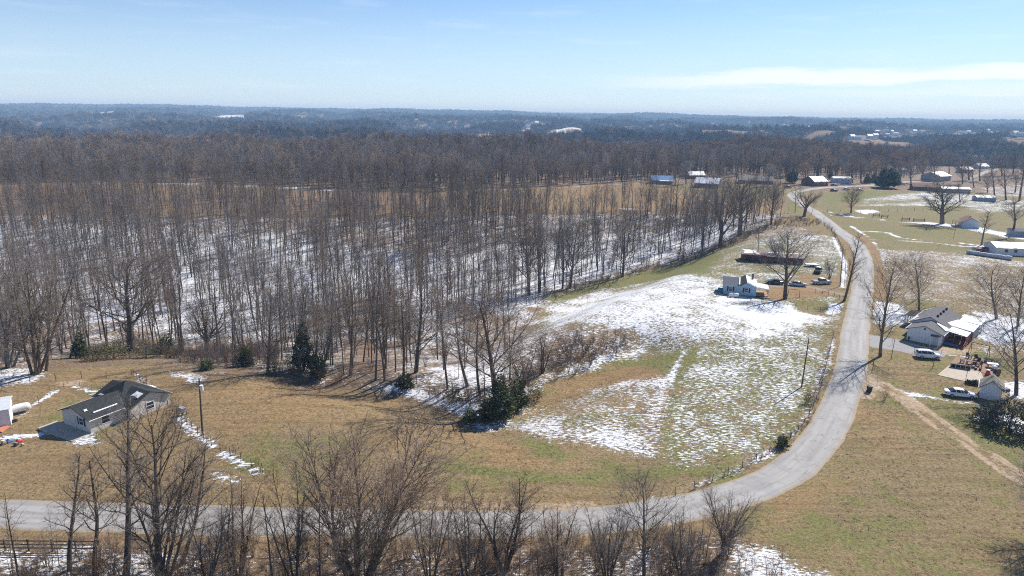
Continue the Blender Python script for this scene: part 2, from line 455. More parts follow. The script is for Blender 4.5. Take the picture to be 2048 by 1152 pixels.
# --- woods floor, snow between the trunks
WOODS_PX = [(-260, 735), (0, 730), (60, 742), (140, 705), (260, 690), (420, 728), (540, 742), (700, 765), (820, 785), (905, 808), (985, 835), (1040, 790), (1020, 740), (1040, 690), (1070, 610), (1085, 596), (1130, 580), (1250, 550), (1330, 530), (1400, 507), (1470, 480), (1530, 452), (1580, 430),
            (1480, 424), (1300, 420), (1000, 414), (820, 404), (660, 392), (400, 383), (0, 380), (-300, 380)]
zone(WOODS_PX, 4, leaf=.85, snow=.40, green=0, warm=0)
zone([(-200, 450), (0, 450), (300, 455), (600, 480), (820, 510), (1000, 520), (900, 620), (760, 600), (560, 610), (500, 690), (330, 650), (150, 640), (0, 650), (-200, 640)], 10, snow=.74)
zone([(840, 560), (980, 500), (1200, 470), (1480, 440), (1460, 475), (1320, 520), (1090, 580), (1040, 640), (930, 700), (860, 660)], 6, snow=.68)
zone([(1040, 640), (1070, 620), (1060, 690), (1000, 700), (900, 640), (900, 600)], 4, snow=.38, leaf=.9)
zone([(840, 745), (1000, 700), (1040, 760), (990, 800), (900, 790)], 3, snow=.66)
zone([(700, 690), (780, 690), (800, 740), (760, 755), (700, 750)], 4, snow=.18, leaf=1)
zone([(0, 738), (70, 738), (90, 752), (60, 768), (0, 775), (-60, 770), (-60, 745)], 1.5, snow=.62, leaf=.5)
zone([(330, 742), (420, 745), (400, 765), (340, 752)], 1.2, snow=.55)
# gully line
zone([(750, 770), (820, 790), (890, 818), (965, 850), (1000, 845), (975, 828), (900, 800), (830, 782)], 1.0, snow=.80)
zone([(940, 835), (1010, 815), (1040, 845), (985, 865), (930, 855)], 1.5, snow=.55, leaf=.6)
zone([(1030, 790), (1100, 745), (1200, 715), (1290, 690), (1300, 705), (1200, 735), (1110, 765), (1060, 790)], 1.2, snow=.72)
zone([(1000, 700), (1080, 650), (1150, 650), (1280, 672), (1290, 690), (1180, 712), (1090, 745), (1030, 770)], 3, leaf=.9, snow=.42)
# --- the snow field
zone([(1085, 598), (1130, 580), (1250, 552), (1330, 532), (1400, 510), (1480, 486), (1580, 470), (1660, 470), (1690, 520), (1690, 600), (1640, 700), (1620, 780), (1570, 870), (1490, 925), (1330, 925), (1000, 850), (1060, 800), (1160, 750), (1300, 700), (1280, 670), (1100, 660)], 2.5, green=.6, snow=.40, leaf=0, warm=.1)
zone([(1090, 612), (1180, 588), (1290, 572), (1400, 582), (1470, 600), (1560, 602), (1640, 622), (1645, 655), (1560, 668), (1450, 672), (1330, 680), (1290, 690), (1260, 670), (1110, 655)], 8, snow=.64, green=.4)
zone([(1480, 618), (1600, 622), (1620, 650), (1500, 660)], 5, snow=.88)
zone([(1085, 597), (1250, 552), (1330, 532), (1460, 490), (1480, 500), (1420, 535), (1400, 560), (1300, 560), (1200, 578), (1130, 598)], 2.0, snow=.10, green=.75)
zone([(1340, 555), (1430, 560), (1440, 600), (1380, 600), (1330, 575)], 4, snow=.62)
zone([(1440, 500), (1560, 495), (1640, 520), (1660, 560), (1530, 545), (1440, 548)], 3, snow=.30, green=.5)
zone([(1350, 700), (1640, 690), (1625, 770), (1560, 830), (1400, 790), (1330, 740)], 5, snow=.45, green=.62)
zone([(1400, 800), (1560, 800), (1570, 860), (1490, 915), (1380, 920)], 5, snow=.43, green=.5, warm=.15)
zone([(1110, 755), (1320, 705), (1340, 745), (1330, 775), (1180, 790), (1060, 810)], 3, snow=.06, green=.22, warm=.8)
zone([(1160, 778), (1200, 775), (1330, 755), (1340, 772), (1190, 788)], 1.5, snow=.62)
zone([(1170, 790), (1330, 780), (1320, 850), (1180, 830), (1040, 835), (1100, 800)], 4, snow=.36, green=.3, warm=.5)
zone([(1000, 848), (1100, 838), (1200, 858), (1300, 870), (1305, 912), (1180, 890), (1060, 872)], 3.5, snow=.60, green=.3)
zone([(1250, 720), (1370, 700), (1385, 720), (1330, 740)], 3, snow=.12, green=.85)
zone([(1385, 700), (1350, 760), (1325, 830), (1312, 900)], 1.6, line=.8, snow=.16, green=.85)
zone([(1330, 760), (1312, 830), (1300, 900)], 3, line=1.6, snow=.56, green=.2)
zone([(1370, 700), (1338, 760)], .6, line=.4, snow=.75)
# --- blue house yard
zone([(1585, 600), (1690, 604), (1660, 632), (1600, 622)], 1.5, green=.55, snow=.03, warm=.3)
zone([(1520, 575), (1600, 548), (1680, 555), (1690, 590), (1580, 600), (1520, 600)], 2, warm=.9, snow=.06, green=.1, dirt=.25)
zone([(1430, 590), (1520, 598), (1560, 604), (1440, 606)], 1.5, snow=.8)
zone([(1590, 470), (1660, 470), (1685, 512), (1590, 512)], 2, snow=.42, green=.5)
zone([(1500, 455), (1600, 452), (1640, 470), (1560, 475), (1500, 480)], 2, snow=.35, leaf=.5)
zone([(1650, 605), (1690, 605), (1688, 625), (1655, 630)], 1, snow=.75)
zone([(1545, 572), (1620, 574), (1700, 592)], 1.0, line=1.5, dirt=.35, gravel=.5, snow=.05)
zone([(1690, 480), (1700, 520), (1695, 600)], 1.5, line=2.5, green=.35, warm=.6, snow=.02)
zone([(1668, 475), (1690, 525), (1686, 575)], .5, line=.6, snow=.93)
# --- the fields right of the road
zone([(1640, 430), (1720, 470), (1750, 520), (1760, 600), (1750, 700), (1900, 640), (2120, 620), (2120, 400), (1900, 380), (1640, 385)], 3, green=.52, warm=.2, snow=.12)
zone([(1750, 500), (1850, 505), (2000, 520), (2100, 525), (2100, 640), (1960, 630), (1850, 600), (1780, 610), (1755, 590)], 3, green=.3, warm=.35, snow=.32)
zone([(1755, 498), (1900, 505), (2050, 522), (2050, 535), (1880, 530), (1760, 520)], 2, snow=.42)
zone([(1640, 388), (1750, 380), (1790, 384), (1730, 402), (1650, 405)], 3, green=.8, warm=.1)
zone([(1730, 398), (1850, 383), (1960, 390), (1980, 412), (1880, 412), (1720, 412)], 3, snow=.50, green=.5)
zone([(1740, 402), (1870, 398), (1850, 404), (1730, 409)], 2, snow=.25, green=.6)
zone([(1705, 421), (1745, 419), (1757, 424), (1730, 428)], .8, snow=1.0)
zone([(1900, 400), (2060, 400), (2060, 420), (1960, 425)], 3, snow=.46)
zone([(1960, 372), (2090, 370), (2090, 395), (1980, 392)], 3, snow=.4)
zone([(1800, 444), (1850, 448), (1920, 455), (1950, 462), (2048, 480), (2048, 472), (1960, 455), (1880, 446)], 1.5, snow=.9)
for ln, w in (([(1716, 462), (1745, 463), (1778, 466), (1800, 476), (1835, 480)], .7), ([(1800, 481), (1870, 486), (1930, 493), (1990, 493), (2060, 500)], .7),
              ([(1702, 452), (1735, 474)], .6), ([(1708, 476), (1750, 480)], .5), ([(1745, 484), (1755, 500), (1762, 525), (1766, 570)], .8),
              ([(1660, 430), (1740, 437), (1800, 445)], .6), ([(1920, 486), (2040, 500)], .8), ([(1640, 420), (1720, 437)], .4)):
    zone(ln, .5, line=w, snow=.93)
zone([(1720, 470), (1745, 500), (1756, 560), (1752, 610)], 1.2, line=2.0, warm=.8, green=.15, snow=.03)
# white house surroundings
zone([(1735, 600), (1800, 610), (1825, 640), (1780, 655), (1740, 645)], 2, snow=.8)
zone([(1950, 625), (2100, 640), (2100, 690), (1990, 690), (1955, 670)], 2.5, snow=.88)
zone([(1940, 690), (2040, 680), (2060, 705), (1960, 712)], 2, snow=.35, green=.4, warm=.5)
zone([(1885, 700), (1960, 705), (2040, 740), (1990, 735), (1890, 712)], 1.5, green=.85, snow=.05)
zone([(1730, 668), (1790, 678), (1850, 696), (1885, 706), (1870, 722), (1800, 702), (1735, 694)], 1.0, gravel=1.0, snow=.03)
zone([(1860, 690), (1960, 700), (1935, 712), (1880, 708)], 1.0, dirt=.7, snow=.05)
zone([(1880, 708), (1960, 717)], .4, line=.4, snow=.75)
zone([(1738, 695), (1830, 712), (1890, 722), (1870, 770), (1930, 790), (1960, 830), (1850, 800), (1740, 760)], 2, green=.45, warm=.35, snow=.01)
zone([(1800, 735), (1860, 745), (1850, 765), (1790, 752)], 3, warm=.9, green=.1)
zone([(1985, 765), (2100, 760), (2100, 800), (2010, 800)], 1.5, snow=.7)
# --- right foreground field
zone([(1720, 770), (1800, 790), (1900, 870), (2200, 1060), (2200, 1300), (1700, 1200), (1500, 1080), (1500, 1010), (1640, 900)], 3, green=.40, warm=.30, snow=.008)
zone([(1560, 990), (1760, 950), (1850, 1010), (1740, 1090), (1600, 1080)], 8, green=.52, warm=.15)
zone([(1560, 1000), (1640, 970), (1760, 950), (1640, 1000), (1540, 1040)], 3, warm=.8, green=.2)
zone([(1700, 800), (1790, 830), (1800, 900), (1720, 880)], 5, warm=.75, green=.2)
zone([(1840, 800), (2000, 850), (2048, 900), (2048, 950), (1900, 860)], 3, green=.6, warm=.2, snow=.02)
zone([(1955, 838), (2000, 848), (2100, 890), (2100, 870), (2010, 825)], 1.2, snow=.92)
zone([(1800, 785), (1850, 792), (1900, 802), (1960, 808)], .6, line=.7, snow=.62)
zone([(1725, 770), (1790, 780), (1830, 805)], .6, line=.9, snow=.5)
# dirt track with two ruts and a grassy middle
zone([(1722, 758), (1760, 770), (1800, 788), (1870, 842), (1960, 902), (2060, 968), (2250, 1085)], 0.8, line=.55, dirt=.40, green=.1, snow=.02)
zone([(1722, 766), (1757, 776), (1793, 792), (1860, 846), (1950, 906), (2050, 974), (2240, 1092)], .3, line=.28, dirt=1.0)
zone([(1725, 752), (1765, 764), (1806, 784), (1880, 838), (1970, 898), (2070, 962), (2260, 1078)], .3, line=.25, dirt=1.0)
zone([(1724, 740), (1740, 760), (1725, 790)], 1.0, line=1.6, dirt=.8, gravel=.2)
# --- left house yard
zone([(130, 800), (190, 765), (260, 775), (300, 790), (200, 900), (100, 860), (40, 850), (60, 840)], 2, green=.5, snow=.10, warm=.3)
zone([(-60, 800), (60, 775), (150, 752), (260, 760), (200, 775), (110, 790), (30, 850), (-60, 850)], 2, gravel=.35, warm=.6, dirt=.25)
zone([(115, 765), (170, 758), (165, 770), (120, 772)], 1, dirt=.9)
zone([(175, 788), (230, 782), (215, 800), (180, 800)], 1.5, dirt=.55, warm=.8)
for ln, w in (([(35, 834), (75, 805), (112, 780)], .35), ([(150, 773), (180, 782), (210, 789)], .35), ([(0, 876), (60, 871), (85, 869)], .5), ([(303, 782), (328, 803)], .5),
              ([(355, 830), (372, 850), (395, 870), (425, 893)], .4), ([(440, 905), (520, 947)], .35), ([(425, 948), (472, 962)], .3), ([(268, 745), (300, 775)], .3)):
    zone(ln, .4, line=w, snow=.93, warm=.2)
zone([(90, 855), (128, 846), (200, 880), (208, 890), (145, 893)], .5, snow=.55, gravel=.6)
zone([(250, 715), (330, 722), (430, 748)], 1.5, line=1.5, leaf=.6, snow=.25)
# field strip behind the woods with its thin line of snow
zone([(-300, 372), (0, 370), (300, 366), (660, 380), (1000, 384), (1250, 368), (1420, 372), (1560, 395), (1560, 425), (1300, 425), (1000, 430), (700, 436), (400, 432), (0, 428), (-300, 424)], 4, warm=.75, green=.1, snow=.02, leaf=0)
zone([(-300, 372), (0, 370), (300, 368), (640, 380), (900, 386), (860, 420), (700, 432), (400, 430), (0, 426), (-300, 424)], 8, leaf=.72, warm=.5, snow=.10)
zone([(120, 364), (300, 366), (480, 371), (660, 380)], 1.5, line=2.5, snow=.93)
zone([(900, 385), (1100, 376), (1250, 368)], 1.5, line=2.0, snow=.35)
zone([(1240, 418), (1300, 418), (1450, 420)], 1, line=1.3, snow=.8)
zone([(1320, 395), (1400, 398), (1460, 408)], 1, line=1.5, snow=.7)
zone([(1300, 372), (1480, 366), (1600, 378), (1640, 378), (1620, 395), (1500, 400)], 4, green=.5, warm=.3, snow=.12)
zone([(1580, 395), (1600, 415), (1598, 430), (1575, 420)], 2, green=.7)
# roadside below the woods: leaf litter and old snow in the near scrub
zone([(-300, 1085), (0, 1082), (400, 1092), (1000, 1095), (1300, 1082), (1460, 1075), (1540, 1090), (1680, 1180), (1900, 1400), (-400, 1400)], 2.5, leaf=.8, snow=.30, green=.05, warm=.4)
zone([(-100, 1100), (190, 1098), (230, 1130), (200, 1190), (-100, 1130)], 2, snow=.62)
zone([(180, 1115), (330, 1110), (420, 1190), (180, 1190)], 2, snow=.5)
zone([(1480, 1095), (1540, 1090), (1660, 1150), (1720, 1200), (1480, 1200)], 2, snow=.66, warm=.3)
zone([(1160, 1115), (1300, 1110), (1300, 1190), (1160, 1190)], 2, snow=.5)
zone([(-200, 1062), (400, 1076), (1000, 1082), (1250, 1065), (1400, 1040)], 1.2, line=1.2, warm=.8, green=.15, snow=.08)
zone([(860, 1008), (1000, 1014), (1180, 1010)], 1.0, line=.9, dirt=.6, warm=.7)
zone([(760, 1016), (1000, 1021), (1200, 1014), (1330, 990)], .6, line=.4, snow=.5)
zone([(1390, 972), (1480, 940), (1560, 895)], .6, line=.5, snow=.6)
zone([(1590, 880), (1620, 830), (1650, 740), (1668, 680)], .6, line=.7, snow=.55, warm=.5)
ZONES.append(([tuple(p) for p in ROAD], 1.4, dict(gravel=.42, warm=.5, snow=.04), 2.9, 1.0))
# clearings in the far hills
FAR_CLEAR = [[(432, 236), (470, 229), (492, 230), (490, 238)], [(160, 226), (185, 222), (188, 228)], [(186, 224), (230, 228), (232, 233), (200, 231)], [(575, 231), (615, 232), (612, 235), (580, 234)],
             [(942, 282), (955, 270), (978, 265), (985, 272), (970, 284)], [(1040, 252), (1080, 246), (1085, 258), (1050, 266)], [(1063, 276), (1100, 266), (1165, 256), (1165, 260), (1110, 271)],
             [(1410, 252), (1436, 248), (1437, 252)]]
CLEAR_W = [gp(*c) for c in FAR_CLEAR]
for c in CLEAR_W: ZONES.append((c, 12, dict(snow=.75, warm=.6, leaf=0), None, 1.0))

# ------------------------------------------------------------------ the ground sheet
def lines(a, b, step, lo, hi, grow):
    m = np.arange(a, b + step / 2, step); out = list(m)
    d = step; v = m[-1]
    while v < hi: d = min(d * grow, 420); v += d; out.append(v)
    d = step; v = m[0]; pre = []
    while v > lo: d = min(d * grow, 420); v -= d; pre.append(v)
    return np.array(pre[::-1] + out)
gx = lines(-95, 135, 0.9, -13500, 13500, 1.035)
gy = lines(50, 250, 0.9, -1500, 14500, 1.035)
GX, GY = np.meshgrid(gx, gy, indexing='ij')
GZ = H(GX, GY)
dome = np.hypot(GX, GY)
ATT = {k: np.zeros(GX.shape) for k in ('snow', 'green', 'leaf', 'dirt', 'gravel', 'warm')}
ATT['leaf'] += sst(dome, 380, 520) * 0.9
ATT['snow'] += 0.10 + sst(dome, 380, 520) * 0.10 - sst(dome, 900, 1300) * 0.16
ATT['green'] += 0.35 * (1 - sst(dome, 380, 520)); ATT['warm'] += 0.3
wob_ = (fbm(GX / 5.0, GY / 5.0, 3) - 0.5) * 2
for poly, soft, vals, ln, rough in ZONES:
    xs = [p[0] for p in poly]; ys = [p[1] for p in poly]
    pad = soft * 2 + (ln or 0) + 4
    i0, i1 = np.searchsorted(gx, (min(xs) - pad, max(xs) + pad)); j0, j1 = np.searchsorted(gy, (min(ys) - pad, max(ys) + pad))
    if i1 <= i0 or j1 <= j0: continue
    X, Y = GX[i0:i1, j0:j1], GY[i0:i1, j0:j1]
    if ln is None:
        D = seg_dist(X, Y, poly + [poly[0]])
        D = np.where(inside(X, Y, poly), D, -D)
        w = sst(D + wob_[i0:i1, j0:j1] * soft * rough, -soft, soft)
    else:
        dl = seg_dist(X, Y, poly[::3] if len(poly) > 60 else poly) + wob_[i0:i1, j0:j1] * .35
        w = (1 - sst(dl, 0, ln + soft * .3 + 0.5)) if 'snow' in vals and vals['snow'] > .4 else 1 - sst(dl, ln - soft * .5, ln + soft * .5 + 0.45)
    for k, v in vals.items():
        a = ATT[k][i0:i1, j0:j1]; a += (v - a) * w
    for k in ('leaf', 'dirt', 'gravel'):
        if k not in vals and ('green' in vals or 'warm' in vals) and ln is None:
            a = ATT[k][i0:i1, j0:j1]; a -= a * w
nx, ny = GX.shape
V = np.stack([GX, GY, GZ], -1).reshape(-1, 3)
idx = np.arange(nx * ny).reshape(nx, ny)
Q = np.stack([idx[:-1, :-1], idx[1:, :-1], idx[1:, 1:], idx[:-1, 1:]], -1).reshape(-1, 4)
gm = bpy.data.meshes.new('ground')
gm.vertices.add(len(V)); gm.vertices.foreach_set('co', V.astype(np.float32).ravel())
gm.loops.add(Q.size); gm.loops.foreach_set('vertex_index', Q.astype(np.int32).ravel())
gm.polygons.add(len(Q)); gm.polygons.foreach_set('loop_start', (np.arange(len(Q)) * 4).astype(np.int32))
gm.polygons.foreach_set('use_smooth', np.ones(len(Q), bool))
gm.update(calc_edges=True)
for nm, keys in (('cover', ('snow', 'green', 'leaf')), ('soil', ('dirt', 'gravel', 'warm'))):
    at = gm.attributes.new(nm, 'FLOAT_VECTOR', 'POINT')
    at.data.foreach_set('vector', np.stack([ATT[k] for k in keys], -1).astype(np.float32).ravel())
def ground_mat():
    m, t, p = new_mat('ground')
    g = nd(t, 'ShaderNodeNewGeometry'); P = g.outputs['Position']
    c1 = nd(t, 'ShaderNodeAttribute', attribute_name='cover'); c2 = nd(t, 'ShaderNodeAttribute', attribute_name='soil')
    s1 = nd(t, 'ShaderNodeSeparateXYZ'); t.links.new(c1.outputs['Vector'], s1.inputs[0])
    s2 = nd(t, 'ShaderNodeSeparateXYZ'); t.links.new(c2.outputs['Vector'], s2.inputs[0])
    snow, green, leaf = s1.outputs; dirt, gravel, warm = s2.outputs
    big = noi(t, P, 0.045, 4, 0.6)
    mid = noi(t, P, 0.32, 4, 0.6)
    fine = noi(t, P, 1.9, 6, 0.7)
    gran = noi(t, P, 6.5, 5, 0.75)
    st = nd(t, 'ShaderNodeMapping'); st.inputs['Scale'].default_value = (0.55, 1.25, 1.0); st.inputs['Rotation'].default_value = (0, 0, 0.5)
    t.links.new(P, st.inputs['Vector'])
    patch = noi(t, st.outputs[0], 2.5, 5, 0.62)
    # straw coloured winter grass
    gr = ma(t, 'ADD', ma(t, 'MULTIPLY', fine, 0.45), ma(t, 'MULTIPLY', gran, 0.55))
    tuf = noi(t, P, 3.4, 3, 0.55)
    gr = ma(t, 'ADD', ma(t, 'MULTIPLY', gr, 0.72), ma(t, 'MULTIPLY', tuf, 0.28))
    straw = rgb(t, ss(t, gr, 0.38, 0.62), (0.105, 0.083, 0.042), (0.335, 0.262, 0.145))
    straw2 = rgb(t, ss(t, gr, 0.38, 0.62), (0.135, 0.082, 0.040), (0.42, 0.275, 0.135))
    col = rgb(t, ma(t, 'MULTIPLY', warm, ss(t, big, 0.3, 0.7, 0.6, 1.25), clamp=True), straw, straw2)
    col = rgb(t, ma(t, 'MULTIPLY', ma(t, 'MULTIPLY', warm, 0.45), ss(t, mid, 0.5, 0.68)), col, (0.36, 0.215, 0.115))
    row = nd(t, 'ShaderNodeMapping'); row.inputs['Scale'].default_value = (0.05, 0.9, 1.0); row.inputs['Rotation'].default_value = (0, 0, 0.16)
    t.links.new(P, row.inputs['Vector'])
    rows = noi(t, row.outputs[0], 1.0, 4, 0.6)
    col = rgb(t, ss(t, rows, 0.46, 0.66, 0.0, 0.55), col, (0.16, 0.105, 0.055))
    grn = rgb(t, ss(t, gr, 0.36, 0.64), (0.065, 0.068, 0.022), (0.25, 0.25, 0.085))
    gsel = ma(t, 'ADD', ma(t, 'MULTIPLY', mid, 0.5), ma(t, 'ADD', ma(t, 'MULTIPLY', fine, 0.25), ma(t, 'MULTIPLY', big, 0.25)))
    gth = ma(t, 'MULTIPLY_ADD', green, -0.36, 0.68)
    gf = nd(t, 'ShaderNodeMapRange', interpolation_type='SMOOTHSTEP')
    t.links.new(gsel, gf.inputs[0]); t.links.new(ma(t, 'SUBTRACT', gth, 0.07), gf.inputs[1]); t.links.new(ma(t, 'ADD', gth, 0.07), gf.inputs[2])
    col = rgb(t, ma(t, 'MULTIPLY', gf.outputs[0], 0.85), col, grn)
    litter = rgb(t, ss(t, gr, 0.36, 0.64), (0.065, 0.042, 0.028), (0.30, 0.205, 0.14))
    col = rgb(t, ma(t, 'MULTIPLY', leaf, ss(t, mid, 0.2, 0.6, 0.75, 1.0), clamp=True), col, litter)
    clay = rgb(t, ss(t, fine, 0.3, 0.7), (0.29, 0.20, 0.12), (0.50, 0.39, 0.27))
    dm = ss(t, ma(t, 'ADD', dirt, ma(t, 'MULTIPLY_ADD', gr, 0.9, -0.45)), 0.35, 0.7)
    col = rgb(t, dm, col, clay)
    grv = rgb(t, ss(t, gran, 0.3, 0.7), (0.22, 0.21, 0.20), (0.42, 0.41, 0.40))
    gm_ = ss(t, ma(t, 'ADD', gravel, ma(t, 'MULTIPLY_ADD', gr, 0.9, -0.45)), 0.35, 0.65)
    col = rgb(t, gm_, col, grv)
    # snow: patches that follow the cover value, ragged and wind-drawn
    low = noi(t, P, 0.16, 3, 0.6)
    sn = ma(t, 'ADD', ma(t, 'MULTIPLY_ADD', patch, 2.3, -0.65), ma(t, 'ADD', ma(t, 'MULTIPLY_ADD', low, 0.8, -0.40), ma(t, 'MULTIPLY_ADD', gran, 0.5, -0.25)))
    th = ma(t, 'ADD', ma(t, 'MULTIPLY_ADD', snow, -1.0, 1.02), ss(t, snow, 0.0, 0.16, 0.28, 0.0))
    sf = nd(t, 'ShaderNodeMapRange', interpolation_type='SMOOTHSTEP')
    t.links.new(sn, sf.inputs[0]); t.links.new(ma(t, 'SUBTRACT', th, 0.10), sf.inputs[1]); t.links.new(ma(t, 'ADD', th, 0.12), sf.inputs[2])
    sm = sf.outputs[0]
    snc = rgb(t, ss(t, gran, 0.3, 0.7), (0.66, 0.67, 0.695), (0.84, 0.85, 0.865))
    col = rgb(t, sm, col, snc)
    t.links.new(col, p.inputs['Base Color'])
    p.inputs['Roughness'].default_value = 0.9; p.inputs['Specular IOR Level'].default_value = 0.1
    hgt = ma(t, 'ADD', ma(t, 'MULTIPLY', gr, 0.35), ma(t, 'MULTIPLY', sm, 0.12))
    b = nd(t, 'ShaderNodeBump'); b.inputs['Strength'].default_value = 0.9; b.inputs['Distance'].default_value = 0.5
    t.links.new(hgt, b.inputs['Height']); t.links.new(b.outputs[0], p.inputs['Normal'])
    return m
gm.materials.append(ground_mat())
ground = link('ground', gm); ground['kind'] = 'structure'

# ------------------------------------------------------------------ road
def road_mat():
    m, t, p = new_mat('road')
    uv = nd(t, 'ShaderNodeUVMap'); s = nd(t, 'ShaderNodeSeparateXYZ'); t.links.new(uv.outputs[0], s.inputs[0])
    g = nd(t, 'ShaderNodeNewGeometry')
    along = nd(t, 'ShaderNodeMapping'); along.inputs['Scale'].default_value = (6.0, 0.05, 1)
    t.links.new(uv.outputs[0], along.inputs['Vector'])
    streak = noi(t, along.outputs[0], 1.0, 4, 0.6)
    n1 = noi(t, g.outputs['Position'], 0.5, 5, 0.65); n2 = noi(t, g.outputs['Position'], 9.0, 4, 0.7)
    col = rgb(t, ss(t, streak, 0.3, 0.7), (0.285, 0.27, 0.25), (0.40, 0.385, 0.36))
    col = rgb(t, ma(t, 'MULTIPLY', ss(t, n1, 0.48, 0.75), 0.5), col, (0.225, 0.215, 0.205))
    col = rgb(t, ma(t, 'MULTIPLY', ss(t, n2, 0.45, 0.7), 0.35), col, (0.26, 0.25, 0.235))
    # bleached wheel paths, dirty crown and earth washed on to the edges
    u = s.outputs[0]
    def bump_at(c, w): return ss(t, ma(t, 'ABSOLUTE', ma(t, 'SUBTRACT', u, c)), 0.0, w, 1, 0)
    col = rgb(t, ma(t, 'MULTIPLY', ma(t, 'ADD', bump_at(0.27, .11), bump_at(0.73, .11)), 0.40), col, (0.45, 0.435, 0.41))
    edge = ma(t, 'ADD', ma(t, 'ABSOLUTE', ma(t, 'SUBTRACT', u, 0.5)), ma(t, 'MULTIPLY_ADD', n1, 0.16, -0.08))
    col = rgb(t, ss(t, edge, 0.36, 0.48), col, (0.33, 0.265, 0.185))
    vor = nd(t, 'ShaderNodeTexVoronoi', feature='DISTANCE_TO_EDGE'); vor.inputs['Scale'].default_value = 0.42
    wv = nd(t, 'ShaderNodeVectorMath', operation='ADD'); nv = nd(t, 'ShaderNodeTexNoise'); nv.inputs['Scale'].default_value = 0.8
    t.links.new(g.outputs['Position'], nv.inputs['Vector']); t.links.new(g.outputs['Position'], wv.inputs[0]); t.links.new(nv.outputs['Color'], wv.inputs[1]); t.links.new(wv.outputs[0], vor.inputs['Vector'])
    col = rgb(t, ma(t, 'MULTIPLY', ss(t, vor.outputs['Distance'], 0.0, 0.035, 1, 0), ss(t, n1, 0.40, 0.6, 0.0, 0.7)), col, (0.16, 0.15, 0.14))
    n3 = noi(t, g.outputs['Position'], 0.16, 3, 0.6)
    col = rgb(t, ss(t, n3, 0.52, 0.60, 0.0, 0.35), col, (0.25, 0.245, 0.24))  # broad darker patches painted in, standing for tree shadows across the road
    t.links.new(col, p.inputs['Base Color'])
    p.inputs['Roughness'].default_value = 0.85; p.inputs['Specular IOR Level'].default_value = 0.2
    b = nd(t, 'ShaderNodeBump'); b.inputs['Strength'].default_value = 0.4; b.inputs['Distance'].default_value = 0.02
    t.links.new(n2, b.inputs['Height']); t.links.new(b.outputs[0], p.inputs['Normal'])
    return m
MAT['road'] = road_mat()
def strip(name, line, ss_, width, lift, mat, nacr=8, ragged=0.25):
    T = np.gradient(line, axis=0); T /= np.hypot(T[:, 0], T[:, 1])[:, None] + 1e-9
    N = np.stack([T[:, 1], -T[:, 0]], 1)
    vs = []; fs = []; uvs = []
    wl = width / 2 + ragged * (fbm(ss_ / 3.0, ss_ * 0 + 3.3, 3) - 0.5) * 2; wr = width / 2 + ragged * (fbm(ss_ / 3.0, ss_ * 0 + 9.3, 3) - 0.5) * 2
    for i in range(len(line)):
        for j in range(nacr + 1):
            a = j / nacr; off = -wl[i] + (wl[i] + wr[i]) * a
            p = line[i] + N[i] * off
            vs.append((p[0], p[1])); uvs.append((a, ss_[i]))
    vs = np.array(vs); z = H(vs[:, 0], vs[:, 1]) + lift
    a = np.abs(np.array([u[0] for u in uvs]) - 0.5) * 2
    z += 0.05 * (1 - a ** 2) - 0.05 * (a > 0.98)
    for i in range(len(line) - 1):
        for j in range(nacr):
            k = i * (nacr + 1) + j
            fs.append((k, k + 1, k + nacr + 2, k + nacr + 1))
    me = bpy.data.meshes.new(name); me.from_pydata(np.column_stack([vs, z]).tolist(), [], fs)
    ul = me.uv_layers.new(name='UVMap')
    li = np.empty(len(me.loops), np.int32); me.loops.foreach_get('vertex_index', li)
    ul.data.foreach_set('uv', np.array(uvs, np.float32)[li].ravel())
    me.polygons.foreach_set('use_smooth', [True] * len(fs)); me.materials.append(MAT[mat]); me.update()
    return link(name, me)
road = strip('road', ROAD, ROAD_S, 5.6, 0.045, 'road'); road['kind'] = 'structure'
# ------------------------------------------------------------------ trees
class TB:
    """branch collector: tapering round limbs, twigs as slim three-sided spikes"""
    def __init__(s): s.v = []; s.f = []; s.m = []
    def limb(s, pts, rs, k, mi=0):
        o = len(s.v)
        n = len(pts)
        for i, p in enumerate(pts):
            d = pts[i + 1] - p if i < n - 1 else p - pts[i - 1]
            if i == n - 1 and k == 3: s.v.append(tuple(p)); break
            a = d.orthogonal(); a.normalize(); b = d.normalized().cross(a)
            r = rs[i]
            for j in range(k):
                t = 6.2832 * j / k; c, q = math.cos(t) * r, math.sin(t) * r
                s.v.append((p.x + a.x * c + b.x * q, p.y + a.y * c + b.y * q, p.z + a.z * c + b.z * q))
        last = n - 2 if k == 3 else n - 1
        for i in range(last):
            for j in range(k):
                j2 = (j + 1) % k
                s.f.append((o + i * k + j, o + i * k + j2, o + (i + 1) * k + j2, o + (i + 1) * k + j)); s.m.append(mi)
        if k == 3:
            e = o + (n - 2) * 3; tip = o + (n - 1) * 3
            for j in range(3): s.f.append((e + j, e + (j + 1) % 3, tip)); s.m.append(mi)
UP = Vector((0, 0, 1))
def side_dir(d, ang, az):
    a = d.orthogonal().normalized(); b = d.cross(a)
    return (d * math.cos(ang) + (a * math.cos(az) + b * math.sin(az)) * math.sin(ang)).normalized()
